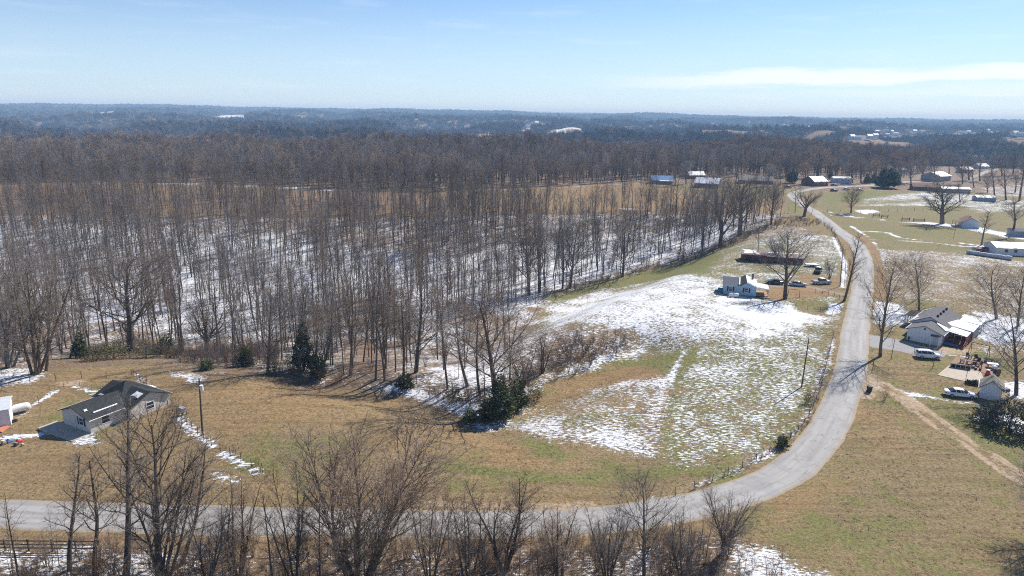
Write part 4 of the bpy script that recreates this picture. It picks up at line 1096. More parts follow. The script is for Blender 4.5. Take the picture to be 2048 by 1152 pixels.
for a in [
 ('grand1', (1570, 598), (1575, 448), 118, 'large thick-trunked bare tree beside the blue house'),
 ('leaner0', (1688, 602), (1716, 462), 62, 'slender bare tree leaning over the road by the utility pole'),
 ('oval0', (1760, 713), (1776, 484), 128, 'bare tree on the road verge casting its shadow across the road'),
 ('oval1', (1838, 620), (1845, 488), 92, 'oval bare tree just behind the white ranch house'),
 ('oval2', (1993, 638), (1985, 512), 98, 'bare tree standing in snow right of the white ranch house'),
 ('oval0', (2036, 652), (2040, 515), 92, 'bare tree at the right edge behind the snowy yard'),
 ('grand0', (2032, 790), (2030, 585), 135, 'big bare tree behind the small white gabled shed'),
 ('far3', (1884, 447), (1888, 362), 92, 'wide-crowned bare tree in the pasture left of the brown-roofed cottage'),
 ('far2', (1702, 426), (1703, 368), 42, 'lone bare tree in the pasture beside a small patch of snow'),
 ('far1', (2024, 472), (2030, 388), 88, 'dark wide bare tree right of the brown-roofed cottage'),
 ('old0', (1608, 433), (1628, 368), 66, 'gnarled old bare tree at the far bend of the road'),
 ('sapling0', (1590, 425), (1593, 368), 30, 'thin bare tree left of the gnarled old tree'),
 ('sapling1', (1622, 430), (1630, 398), 22, 'small bare tree under the gnarled old tree'),
 ('far4', (1963, 490), (1972, 415), 40, 'tall thin bare tree beside the red pickup and hay bales'),
 ('far2', (1542, 449), (1548, 352), 58, 'bare tree with upswept limbs at the corner of the woods'),
 ('far3', (1480, 470), (1492, 345), 84, 'broad bare tree at the edge of the woods above the red barn'),
 ('tall1', (1515, 520), (1518, 445), 66, 'bushy bare tree just left behind the red barn'),
 ('clump0', (1555, 522), (1548, 462), 50, 'bare clump of stems behind the middle of the red barn'),
 ('clump1', (1659, 557), (1660, 514), 56, 'small dense bare tree in the yard by the snowy pickup'),
 ('sapling0', (1878, 497), (1878, 482), 14, 'tiny bare tree in the pasture above the snowy field'),
 ('far3', (1635, 355), (1640, 288), 56, 'tall fan-shaped bare tree behind the far brown house'),
 ('far0', (1948, 375), (1945, 335), 36, 'bare tree clump beside the far road bend'),
 ('far4', (1990, 398), (1992, 325), 40, 'first tall bare tree in the row at the far right pasture edge'),
 ('far4', (2012, 400), (2014, 318), 44, 'second tall bare tree in the row at the far right pasture edge'),
 ('far4', (2038, 402), (2040, 315), 46, 'last tall bare tree in the row at the far right pasture edge'),
 ('far4', (1920, 405), (1922, 362), 20, 'thin bare tree between the far grey buildings'),
 ('scrub0', (1770, 800), (1770, 770), 22, 'small dark bare bush by the driveway mouth'),
]:
    tree_at(*a, group=RS)
ORD = 'first second third fourth fifth sixth seventh eighth ninth tenth eleventh twelfth thirteenth fourteenth fifteenth sixteenth seventeenth eighteenth nineteenth twentieth twenty-first twenty-second twenty-third twenty-fourth last'.split()
FB = 'bare trees among the far houses'
for i, (px, py, hh) in enumerate(sorted([(1350, 372, 48), (1372, 368, 52), (1440, 372, 50), (1470, 372, 46), (1536, 372, 50), (1560, 372, 44), (1612, 368, 50), (1705, 366, 46), (1722, 366, 50), (1752, 362, 48), (1800, 368, 46), (1822, 366, 52), (1846, 360, 50), (1868, 366, 46), (1874, 384, 40), (1925, 368, 52), (1938, 360, 50), (1960, 362, 54), (1982, 352, 50), (2004, 352, 56), (2026, 350, 52), (2046, 356, 54), (1898, 350, 48), (1975, 385, 46), (2030, 385, 50)], key=lambda q: q[0])):
    tree_at(['far0', 'far2', 'far3', 'far1', 'far2'][i % 5], (px, py), (px + rnd.uniform(-3, 3), py - hh), hh * .62, f'{ORD[i]} bare tree from the left among the far houses along the upper road', group=FB)
EDGE = 'large bare trees on the rim of the woods'
for a in [
 ('grand1', (262, 702), (250, 485), 215, 'great spreading bare tree among the cedars on the rim of the woods'),
 ('clump1', (72, 748), (85, 508), 150, 'bare tree with many upright stems at the corner of the left yard fence'),
 ('tall2', (92, 742), (110, 545), 80, 'straight bare tree right beside the many-stemmed corner tree'),
 ('forest1', (140, 716), (150, 590), 80, 'bare tree left of the first dark cedar'),
 ('oval0', (535, 748), (545, 560), 130, 'bare tree with a black trunk standing over the round olive cedar'),
 ('vase1', (412, 700), (430, 590), 120, 'low brownish bare tree left of the black-trunked tree'),
 ('grand0', (992, 815), (968, 545), 235, 'largest bare tree in the gully, above the dark cedar clump'),
 ('leaner1', (935, 772), (905, 600), 100, 'bare tree with a crooked trunk on the snowy gully bank'),
 ('leaner0', (895, 778), (862, 590), 60, 'leaning bare trunk left of the crooked gully tree'),
 ('grand1', (832, 745), (838, 545), 130, 'bare tree with a pale trunk on the woods side of the gully'),
 ('grand0', (1058, 590), (1045, 415), 125, 'dark twin-limbed bare tree where the snow field meets the woods'),
 ('oval1', (1078, 586), (1085, 410), 110, 'second dark bare tree where the snow field meets the woods'),
 ('oval1', (1125, 578), (1140, 420), 85, 'bare tree on the upper rim of the snow field, left one'),
 ('oval2', (1245, 553), (1258, 400), 85, 'bare tree half way along the upper rim of the snow field'),
 ('grand1', (1140, 576), (1165, 425), 90, 'spreading bare tree behind the upper rim of the snow field'),
 ('oval0', (1405, 508), (1410, 360), 70, 'bare tree at the upper right rim of the snow field'),
 ('broad1', (960, 790), (950, 600), 110, 'bare tree in the thicket directly behind the dark cedar clump'),
 ('forest2', (1020, 760), (1015, 600), 70, 'slim bare tree right of the thicket behind the cedar clump'),
 ('clump0', (1045, 775), (1045, 668), 90, 'brown bushy bare tree on the right side of the cedar clump'),
 ('clump2', (1085, 745), (1090, 660), 80, 'brown bushy bare tree between the cedar clump and the saplings'),
 ('forest3', (770, 762), (768, 570), 70, 'tall slim bare tree at the head of the gully'),
 ('forest1', (700, 752), (700, 560), 80, 'slim bare tree at the middle of the field edge'),
 ('clump1', (640, 742), (645, 610), 90, 'bare bushy tree behind the small full cedar'),
 ('clump2', (20, 735), (25, 560), 120, 'bare many-stemmed tree at the left edge of the woods'),
 ('old0', (1440, 494), (1450, 350), 80, 'knotty bare tree on the snow bank below the woods corner'),
]:
    tree_at(*a, group=EDGE)
SP = 'thin saplings in the brown hollow of the snow field'
for i, (b, tp, w, lb) in enumerate([
 ((1140, 718), (1138, 655), 62, 'bushy rust-tinged sapling nearest the gully trees'), ((1166, 712), (1166, 640), 26, 'thin sapling next to the bushy one'), ((1186, 706), (1185, 650), 24, 'short thin sapling in the middle of the hollow'),
 ((1213, 697), (1215, 608), 22, 'tallest thin sapling of the hollow'), ((1240, 690), (1240, 645), 24, 'slim sapling between the tallest and the last'), ((1252, 690), (1250, 648), 26, 'last slim sapling towards the bright snow')]):
    tree_at(('scrub1' if i == 0 else f'sapling{i % 2}'), b, tp, w, lb, group=SP)
CE = 'cedars along the edge of the woods'
for key, b, tp, w, lb in [
 ('cedar0', (607, 742), (604, 640), 40, 'tallest narrow cedar at the rim of the woods'),
 ('cedar1', (635, 756), (635, 702), 36, 'small full cedar standing out in the brown field edge'),
 ('cedar1', (492, 732), (491, 690), 34, 'dark cedar left of the black-trunked bare tree'),
 ('cedar0', (160, 716), (158, 662), 30, 'first dark cedar at the left end of the thicket'),
 ('cedar2', (185, 722), (184, 690), 44, 'low bushy cedar at the left end of the thicket'),
 ('cedar2', (228, 718), (228, 678), 60, 'broad olive cedar just left of the great spreading tree'),
 ('cedar2', (292, 716), (292, 684), 62, 'broad olive cedar just right of the great spreading tree'),
 ('cedar1', (332, 708), (332, 668), 34, 'upright cedar at the right end of the thicket'),
 ('cedar2', (348, 716), (347, 688), 30, 'small cedar closing the right end of the thicket'),
 ('cedar2', (550, 750), (549, 724), 32, 'round olive cedar at the foot of the black-trunked tree'),
 ('cedar1', (412, 740), (412, 716), 26, 'small dark cedar in the brown scrub'),
 ('cedar2', (585, 735), (584, 698), 40, 'cedar crowding the left foot of the tallest cedar'),
 ('cedar1', (810, 778), (810, 744), 34, 'squat cedar at the top of the gully'),
 ('cedar2', (906, 805), (905, 762), 44, 'olive cedar on the left bank of the gully'),
 ('cedar0', (1003, 838), (1000, 745), 56, 'tallest dark cedar of the clump in the gully'),
 ('cedar1', (975, 845), (975, 795), 40, 'dark cedar at the bottom tip of the gully'),
 ('cedar1', (1035, 818), (1035, 758), 38, 'cedar on the right side of the gully clump'),
 ('cedar2', (1068, 803), (1068, 762), 34, 'outermost cedar on the right of the gully clump'),
 ('cedar1', (940, 845), (940, 815), 30, 'low cedar left of the gully tip'),
 ('cedar1', (1565, 895), (1565, 868), 24, 'small green cedar by the fence inside the road bend'),
 ('cedar2', (1617, 806), (1617, 776), 18, 'small brown cedar by the fence below the leaning pole'),
]:
    tree_at(key, b, tp, w, lb, group=CE, name='cedar_tree')
for key, b, tp, w, lb in [
 ('pine0', (1777, 376), (1777, 334), 48, 'big dark pine beside the far road'), ('cedar0', (1735, 366), (1735, 346), 15, 'left one of two small dark evergreens left of the big pine'), ('cedar0', (1748, 365), (1748, 346), 14, 'right one of two small dark evergreens left of the big pine'),
 ('cedar0', (1662, 358), (1662, 342), 14, 'small dark evergreen behind the far brown house'), ('round0', (1584, 366), (1584, 340), 24, 'round olive evergreen left of the far brown house'),
 ('pine0', (1992, 330), (1992, 292), 40, 'tall dark pine above the far right houses'), ('pine0', (2033, 325), (2033, 291), 36, 'dark pine at the far right edge above the houses')]:
    tree_at(key, b, tp, w, lb, group='evergreens near the far houses', name='evergreen_tree')
x, y = G(2018, 858)
put_tree('bush0', (x, y, hz(x, y)), 0.4, 1.55, 1.45, 'big grey-green evergreen bush in front of the small white shed', name='evergreen_bush', cat='bush')

# undergrowth
def brush_fill(name, label, polys, step, keys, lo, hi, p=1.0):
    P_ = []
    for poly in polys:
        w = gp(*poly); xs = [q[0] for q in w]; ys = [q[1] for q in w]
        X, Y = jitter_points(min(xs), max(xs), min(ys), max(ys), step)
        k = inside(X, Y, w) & (rng.random(X.size) < p)
        P_.append(np.stack([X[k], Y[k]], 1))
    P_ = np.concatenate(P_); Z = H(P_[:, 0], P_[:, 1])
    s = rng.uniform(lo, hi, len(P_))
    scatter(name, label, 'undergrowth', np.column_stack([P_, Z]), s, rng.uniform(0, 6.28, len(P_)), rng.integers(0, len(keys), len(P_)), keys, zs=s * rng.uniform(.8, 1.2, len(P_)))
brush_fill('roadside_scrub', 'tangled brown scrub below the road', [[(-60, 1110), (420, 1108), (980, 1096), (1260, 1082), (1420, 1085), (1480, 1108), (1560, 1200), (1640, 1330), (-160, 1330), (-120, 1150)]], 1.35, ['scrub0', 'scrub1', 'scrub2', 'sapling0'], .35, .95, .8)
brush_fill('woods_scrub', 'brown undergrowth along the foot of the woods', [[(-60, 738), (140, 712), (260, 704), (420, 735), (560, 752), (700, 772), (700, 760), (560, 738), (420, 716), (260, 685), (60, 725)], [(360, 725), (560, 745), (560, 700), (440, 690)], [(780, 780), (900, 812), (980, 842), (1060, 800), (1160, 745), (1280, 695), (1260, 675), (1120, 690), (1040, 760), (960, 790), (880, 780)],
    [(1085, 590), (1330, 528), (1480, 478), (1560, 445), (1560, 455), (1480, 486), (1330, 536), (1090, 600)]], 1.5, ['scrub0', 'scrub1', 'scrub2', 'scrub0', 'sapling1'], .34, .80, .62)
brush_fill('understorey', 'thin undergrowth between the trunks of the woods', [WOODS_PX], 7.0, ['scrub0', 'scrub1', 'scrub2', 'sapling0', 'sapling1'], .45, .95, .8)
brush_fill('fence_weeds', 'rusty dead weeds along the fence inside the road bend', [[(1652, 700), (1662, 700), (1640, 790), (1622, 850), (1590, 888), (1480, 945), (1380, 985), (1376, 978), (1470, 938), (1575, 878), (1608, 840), (1625, 790)]], .9, ['weed0', 'weed1'], .12, .26, .8)
brush_fill('fence_line_weeds', 'brown dead weeds along the wire fence beside the brown field', [[(268, 742), (330, 790), (395, 862), (420, 885), (405, 880), (360, 840), (310, 786), (262, 746)], [(440, 900), (540, 958), (548, 952), (450, 890)]], .9, ['weed0', 'scrub1'], .12, .26, .85)
brush_fill('pasture_weeds', 'low brown brush along the far fence rows', [[(1640, 445), (1665, 470), (1690, 520), (1694, 520), (1672, 466), (1648, 440)], [(1560, 440), (1640, 440), (1640, 452), (1560, 460)]], 1.8, ['scrub0', 'weed1'], .2, .42, .8)

# individual grass tufts over the near fields, catching light
def tuft_tb(seed, n, h):
    R = random.Random(seed); A = TB()
    for i in range(n):
        a = R.uniform(0, 6.28); o = R.uniform(0, .42)
        p = Vector((math.cos(a) * o, math.sin(a) * o, -.03)); e = p + Vector((R.gauss(0, .12), R.gauss(0, .12), h * R.uniform(.5, 1)))
        A.limb([p, p.lerp(e, .5), e], [.016, .012, 0], 3)
    return A
MAT['grass_blade'] = bark_mat('grass_blade', (0.20, 0.155, 0.085), (0.40, 0.33, 0.19))
tufts = [tb_mesh('kind', [tuft_tb(5 + i, 14, .10 + .035 * i)], ('grass_blade',)) for i in range(3)]
X, Y = jitter_points(-95, 125, 52, 175, .62)
pxx, pyy, dd = to_px(X, Y, H(X, Y))
k = (pxx > -40) & (pxx < 2090) & (pyy < 1180) & (rng.random(X.size) < .25 + 1.1 * (fbm(X / 6, Y / 6, 3) - .35))
k &= (seg_dist(X, Y, [tuple(p) for p in ROAD[::3]]) > 3.2) & ~inside(X, Y, woods_w)
for poly in ([(1790, 660), (1960, 655), (1960, 705), (1800, 700)], [(1870, 752), (1905, 710), (2010, 735), (1970, 765)], [(1720, 766), (1800, 794), (1960, 912), (2260, 1095), (2260, 1070), (1975, 895), (1810, 780), (1730, 745)],
             [(1090, 612), (1180, 588), (1400, 582), (1640, 622), (1645, 655), (1290, 690), (1110, 655)], [(90, 850), (130, 790), (330, 780), (340, 830), (160, 900)], [(1430, 545), (1530, 545), (1530, 605), (1430, 605)], [(1730, 668), (1790, 678), (1885, 706), (1870, 722), (1735, 694)]):
    k &= ~inside(X, Y, gp(*poly))
X, Y = X[k], Y[k]
s_ = rng.uniform(.6, 1.4, X.size)
scatter('grass', 'tufts of straw-coloured winter grass across the fields', 'grass', np.column_stack([X, Y, H(X, Y)]), s_, rng.uniform(0, 6.28, X.size), rng.integers(0, 3, X.size), meshes=tufts)
print('tufts', X.size)
# ------------------------------------------------------------------ buildings
def window(parent, loc, rz, w, h, shut=False, frame='white_trim', name='window'):
    """faces local -y; sits 3 cm proud of the wall"""
    fr = 0.09
    mb = MB()
    mb.box(-w / 2 - fr, w / 2 + fr, -.05, .02, -fr, 0).box(-w / 2 - fr, w / 2 + fr, -.05, .02, h, h + fr)
    mb.box(-w / 2 - fr, -w / 2, -.05, .02, 0, h).box(w / 2, w / 2 + fr, -.05, .02, 0, h).box(-w / 2, w / 2, -.045, .015, h / 2 - .03, h / 2 + .03)
    o = part(name, mb, frame, parent, loc, rz)
    part('pane', MB().box(-w / 2, w / 2, -.012, .008, 0, h), 'glass', o)
    if shut:
        for s in (-1, 1):
            c = s * (w / 2 + fr + .22)
            part('shutter', MB().box(c - .2, c + .2, -.04, .02, -fr, h + fr), 'shutter', o)
    return o
def door(parent, loc, rz, w=0.95, h=2.05, mat='door'):
    o = part('door', MB().box(-w / 2, w / 2, -.04, .02, 0, h), mat, parent, loc, rz)
    part('handle', MB().box(w / 2 - .16, w / 2 - .08, -.09, -.04, .95, 1.02), 'chrome', o)
    return o
def gable_walls(mb, x0, x1, y0, y1, ez, rz_, ridge='y', peak=None, base=-.6):
    if ridge == 'y':
        c = (x0 + x1) / 2 if peak is None else peak
        mb.prism([(x0, base), (x1, base), (x1, ez), (c, rz_), (x0, ez)], y0, y1)
    else:
        c = (y0 + y1) / 2 if peak is None else peak
        o = MB().prism([(y0, base), (y1, base), (y1, ez), (c, rz_), (y0, ez)], x0, x1)
        mb.add([(y, x, z) for x, y, z in o.v], [f[::-1] for f in o.f])
    return mb
def gable_roof(parent, x0, x1, y0, y1, ez, rz_, mat, ridge='y', peak=None, oh=.4, th=.13, both=('roof', 'roof'), mats=None, lift=.015):
    out = []
    mats = mats or (mat, mat)
    if ridge == 'y':
        c = (x0 + x1) / 2 if peak is None else peak
        for k, (xe, s) in enumerate(((x0, -1), (x1, 1))):
            sl = (rz_ - ez) / abs(c - xe)
            xo = xe + s * oh; zo = ez - sl * oh
            q = [(xo, y0 - oh, zo + th + lift), (c, y0 - oh, rz_ + th + lift), (c, y1 + oh, rz_ + th + lift), (xo, y1 + oh, zo + th + lift)]
            out.append(part('roof', MB().slab(q, th), mats[k], parent))
            part('gutter', MB().tube([(xo + s * .06, y0 - oh + .05, zo + th - .05), (xo + s * .06, y1 + oh - .05, zo + th - .05)], .06, 6), 'white_trim', parent)
    else:
        c = (y0 + y1) / 2 if peak is None else peak
        for k, (ye, s) in enumerate(((y0, -1), (y1, 1))):
            sl = (rz_ - ez) / abs(c - ye)
            yo = ye + s * oh; zo = ez - sl * oh
            q = [(x0 - oh, yo, zo + th + lift), (x1 + oh, yo, zo + th + lift), (x1 + oh, c, rz_ + th + lift), (x0 - oh, c, rz_ + th + lift)]
            out.append(part('roof', MB().slab(q, th), mats[k], parent))
            part('gutter', MB().tube([(x0 - oh + .05, yo + s * .06, zo + th - .05), (x1 + oh - .05, yo + s * .06, zo + th - .05)], .06, 6), 'white_trim', parent)
    return out
def snow_on(parent, quad, th=.07, ragged=.12, seed=0, name='snow_patch'):
    """a ragged slab of snow lying on a roof plane (corners given on the roof surface)"""
    R = random.Random(seed); q = [Vector(p) for p in quad]; pts = []
    n = (q[1] - q[0]).cross(q[2] - q[0]).normalized()
    if n.z < 0: n = -n
    cen = sum(q, Vector()) / len(q)
    for i in range(len(q)):
        a, b = q[i], q[(i + 1) % len(q)]
        k = max(2, int((b - a).length / .45))
        for j in range(k):
            p = a.lerp(b, j / k)
            if j: p = p + (cen - p).normalized() * R.uniform(0, ragged * 2) - (cen - p).normalized() * 0.0
            pts.append(p)
    pts = [p + n * (th + .012) for p in pts]
    lo = [p - n * th for p in pts]; k = len(pts)
    mb = MB()
    cen2 = sum(pts, Vector()) / k + n * .03
    vs = pts + lo + [cen2]
    fs = [(i, (i + 1) % k, 2 * k) for i in range(k)] + [(i, i + k, (i + 1) % k + k, (i + 1) % k) for i in range(k)]
    mb.add(vs, fs)
    return part(name, mb, 'snow', parent)
def base_z(x, y, r=5):
    a = np.array([x, x - r, x + r, x, x]); b = np.array([y, y, y, y - r, y + r])
    return float(np.mean(H(a, b)))
def box_posts(parent, pts, z0, z1, s=.07, mat='white_trim', name='post'):
    for x, y in pts: part(name, MB().box(x - s, x + s, y - s, y + s, z0, z1), mat, parent)

# --- white ranch house: front wing, main roof, lean-tos, deck
RH = math.radians(-43.27)
hx, hy = G(1812.3, 678.9)
wh = thing('ranch_house', 'white ranch house with grey roof, snowy lean-tos and a dark red deck', 'house', (hx, hy, base_z(hx + 7, hy + 3)), RH)
w = MB(); gable_walls(w, 0, 6.3, 0, 5.6, 2.55, 3.75); gable_walls(w, -.8, 6.3, 5.4, 17.6, 2.75, 4.45)
part('wall', w, 'white_siding', wh)
gable_roof(wh, 0, 6.3, 0, 6.6, 2.55, 3.75, 'grey_roof')
gable_roof(wh, -.8, 6.3, 5.6, 17.6, 2.75, 4.45, 'grey_roof')
for i in range(4):
    y = 8.0 + i * 2.6
    part('roof_vent', MB().box(3.35, 3.75, y - .2, y + .2, 4.15, 4.62), 'dark_open', wh)
lp = part('porch_roof', MB().slab([(-3.6, 11.4, 2.35), (-.8, 11.4, 2.72), (-.8, 17.0, 2.72), (-3.6, 17.0, 2.35)], .12), 'dark_roof', wh)
box_posts(wh, [(-3.4, 11.7), (-3.4, 14.2), (-3.4, 16.7)], -.5, 2.3)
part('carport_roof', MB().slab([(6.2, 14.6, 2.8), (10.6, 14.6, 2.45), (10.6, 20.8, 2.45), (6.2, 20.8, 2.8)], .10), 'pale_roof', wh)
box_posts(wh, [(10.4, 14.8), (10.4, 17.7), (10.4, 20.6)], -.6, 2.36)
part('carport_wall', MB().box(10.2, 10.3, 9.0, 14.7, -.6, 2.3), 'grey_wall', wh)
part('lean_to_roof', MB().slab([(6.2, 7.9, 2.82), (10.4, 7.9, 2.38), (10.4, 14.3, 2.38), (6.2, 14.3, 2.82)], .12), 'pale_roof', wh)
snow_on(wh, [(5.2, 8.1, 3.22 + .1), (6.3, 8.0, 2.86), (10.3, 8.0, 2.40), (10.3, 14.2, 2.40), (6.3, 14.2, 2.86)], seed=1)
part('deck_roof', MB().slab([(6.3, 3.6, 2.72), (10.1, 3.6, 2.25), (10.1, 7.6, 2.25), (6.3, 7.6, 2.72)], .10), 'pale_roof', wh)
snow_on(wh, [(6.4, 4.2, 2.71), (8.6, 4.0, 2.44), (8.9, 7.5, 2.41), (6.4, 7.5, 2.71)], seed=2)
snow_on(wh, [(3.7, 5.6, 3.78), (4.4, 4.2, 3.52), (6.4, 2.6, 2.76), (6.5, 5.4, 2.72)], seed=3)
snow_on(wh, [(-.2, 6.0, 3.12), (1.6, 5.9, 3.87), (1.2, 6.5, 3.70), (-.9, 6.7, 2.84)], seed=4)
snow_on(wh, [(-.9, 6.0, 2.84), (-.2, 9.5, 3.12), (-1.0, 11.3, 2.82)], seed=5)
snow_on(wh, [(-1.0, 17.2, 2.82), (.6, 17.6, 3.45), (.3, 17.95, 3.33), (-1.1, 17.9, 2.78)], seed=6)
part('deck', MB().box(6.5, 10.2, 2.9, 8.8, .35, .5), 'red_wood', wh)
part('deck_wall', MB().box(10.02, 10.12, 3.0, 8.9, -.5, 1.9), 'red_wood', wh)
rl = part('railing', MB().box(6.5, 9.2, 2.86, 2.92, 1.35, 1.43), 'red_wood', wh)
for i in range(16): part('baluster', MB().box(6.52 + i * .175, 6.58 + i * .175, 2.87, 2.91, .5, 1.35), 'red_wood', rl)
box_posts(wh, [(6.6, 3.0), (8.0, 3.0), (9.3, 3.0), (10.0, 3.2)], -.5, 2.25, .06, 'red_stair')
st = part('stairs', MB().box(9.3, 9.36, 1.1, 2.9, -.3, .35).box(10.14, 10.2, 1.1, 2.9, -.3, .35), 'red_stair', wh)
for i in range(4): part('step', MB().box(9.36, 10.14, 1.1 + i * .46, 1.5 + i * .46, .0 + i * .12 - .06, .03 + i * .12), 'red_stair', st)
for s in (9.33, 10.17): part('handrail', MB().tube([(s, 1.1, .95), (s, 2.9, 1.4)], .05, 6), 'red_stair', st)
part('tarp', MB().slab([(6.3, 2.0, .25), (9.1, 2.0, .18), (9.1, 2.75, .35), (6.3, 2.75, .45)], .06), 'tarp', wh)
part('porch_hood', MB().slab([(4.5, -1.2, 2.22), (6.25, -1.2, 2.22), (6.25, -.42, 2.45), (4.5, -.42, 2.45)], .08), 'grey_roof', wh)
box_posts(wh, [(4.62, -1.1), (6.14, -1.1)], -.5, 2.15, .06)
door(wh, (5.4, -.001, .05), 0)
part('gable_vent', MB().box(3.0, 3.3, -.04, .01, 2.95, 3.3), 'dark_open', wh)
part('meter_box', MB().box(.3, .6, -.16, -.003, .2, .8), 'dark_open', wh)
window(wh, (6.3, 1.6, 1.0), math.pi / 2, 1.0, 1.1)
window(wh, (-.8, 8.4, 1.0), -math.pi / 2, 1.2, 1.1); window(wh, (-.8, 10.4, 1.0), -math.pi / 2, 1.2, 1.1)

# --- blue house
bx, by = G(1446, 588)
bh = thing('blue_house', 'small light blue house with dark shutters and a snow-dusted grey roof', 'house', (bx, by, base_z(bx + 3, by + 3)), math.radians(-16))
w = MB(); gable_walls(w, 0, 3.9, 0, 7.6, 2.75, 4.0, 'x'); gable_walls(w, 3.7, 8.0, -.02, 8.2, 2.6, 3.75, peak=5.6)
part('wall', w, 'blue_siding', bh)
part('skirt', MB().box(-.02, 8.02, -.06, -.021, -.6, .38), 'blue_skirt', bh)
gable_roof(bh, 0, 3.9, 0, 7.6, 2.75, 4.0, 'slate_roof', 'x', oh=.3)
gable_roof(bh, 3.7, 8.0, 0, 8.2, 2.6, 3.75, 'slate_roof', peak=5.6, oh=.3, mats=('dark_roof', 'pale_roof'))
snow_on(bh, [(3.62, .0, 2.98), (3.95, .0, 2.98), (4.05, 3.6, 4.14), (3.75, 3.6, 4.14)], ragged=.04, seed=8)
snow_on(bh, [(5.8, 0, 3.80), (8.2, -.2, 2.70), (8.2, 8.2, 2.70), (5.8, 8.2, 3.80)], seed=7, ragged=.3)
part('porch_roof', MB().slab([(8.1, 1.0, 2.5), (11.2, 1.0, 2.1), (11.2, 6.4, 2.1), (8.1, 6.4, 2.5)], .1), 'pale_roof', bh)
box_posts(bh, [(11.0, 1.2), (11.0, 3.7), (11.0, 6.2)], -.5, 2.05, .06, 'tan_wood')
part('porch_deck', MB().box(8.05, 11.0, .9, 6.4, .2, .35), 'tan_wood', bh)
part('porch_steps', MB().box(9.6, 11.6, .1, .9, -.4, .12), 'tan_wood', bh)
part('side_porch', MB().box(-1.3, -.03, 1.2, 4.0, -.5, .9), 'blue_skirt', bh)
ch = part('chimney', MB().box(7.0, 7.5, 6.4, 6.9, 2.4, 4.5), 'brick', bh); part('chimney_cap', MB().box(6.95, 7.55, 6.35, 6.95, 4.5, 4.6), 'dark_open', ch)
window(bh, (1.75, 0, 1.25), 0, .75, 1.05, True); window(bh, (5.65, -.02, 1.2), 0, .75, 1.05, True)
window(bh, (8.0, 3.0, 1.1), math.pi / 2, .9, 1.1)
door(bh, (8.0, 4.8, .35), math.pi / 2)

# --- dark-roofed house in the left yard
lx, ly = G(128, 849)
lh = thing('dark_roofed_house', 'cream house with a many-sided dark roof streaked with snow', 'house', (lx, ly, base_z(lx + 6, ly + 4)), math.radians(-28))
lh.scale = (.94, .94, .94)
w = MB(); gable_walls(w, 0, 7.2, 0, 6.2, 2.3, 3.5, peak=3.4); gable_walls(w, -.6, 8.4, 5.6, 12.4, 2.3, 3.8, 'x')
part('wall', w, 'cream_siding', lh)
gable_roof(lh, 0, 7.2, 0, 8.0, 2.3, 3.5, 'dark_roof', peak=3.4)
gable_roof(lh, -.6, 8.4, 5.6, 12.4, 2.3, 3.8, 'dark_roof', 'x')
hip = [(-.2, 5.6, 2.55), (6.0, 5.6, 2.55), (6.0, 12.4, 2.55), (-.2, 12.4, 2.55)]; ap = (2.9, 8.8, 4.75)
for i in range(4):
    a, b = hip[i], hip[(i + 1) % 4]
    mb = MB(); n = (Vector(b) - Vector(a)).cross(Vector(ap) - Vector(a)).normalized(); n = n if n.z > 0 else -n
    lo = [Vector(p) - n * .12 for p in (a, b, ap)]
    mb.add([a, b, ap] + lo, [(0, 1, 2), (5, 4, 3), (0, 3, 4, 1), (1, 4, 5, 2), (2, 5, 3, 0)])
    part('roof', mb, 'dark_roof', lh)
snow_on(lh, [(.0, 5.75, 2.66), (2.6, 5.7, 2.64), (2.6, 6.05, 2.88), (.3, 6.05, 2.88)], seed=11, ragged=.08)
snow_on(lh, [(6.4, 7.3, 3.30), (8.2, 7.2, 3.26), (8.3, 8.2, 3.70), (6.6, 8.3, 3.74)], seed=12, ragged=.10)
snow_on(lh, [(6.2, 1.2, 2.80), (6.45, 1.2, 2.72), (6.45, 5.0, 2.72), (6.2, 5.0, 2.80)], seed=13, ragged=.03)
snow_on(lh, [(5.0, .5, 3.18), (5.5, .4, 3.02), (5.5, .9, 3.02), (5.0, 1.0, 3.18)], seed=14, ragged=.05)
window(lh, (5.0, 0, .95), 0, 1.0, 1.1, True)
window(lh, (7.2, 2.4, .9), math.pi / 2, 1.2, 1.1); window(lh, (8.4, 9.0, .9), math.pi / 2, 1.2, 1.1); door(lh, (7.2, 4.6, .1), math.pi / 2)
part('downpipe', MB().tube([(3.4, -.08, -.3), (3.4, -.08, 2.2)], .05, 6), 'white_trim', lh)
part('porch_slab', MB().box(-1.8, 7.2, -2.9, -.02, -.5, .04), 'concrete', lh)

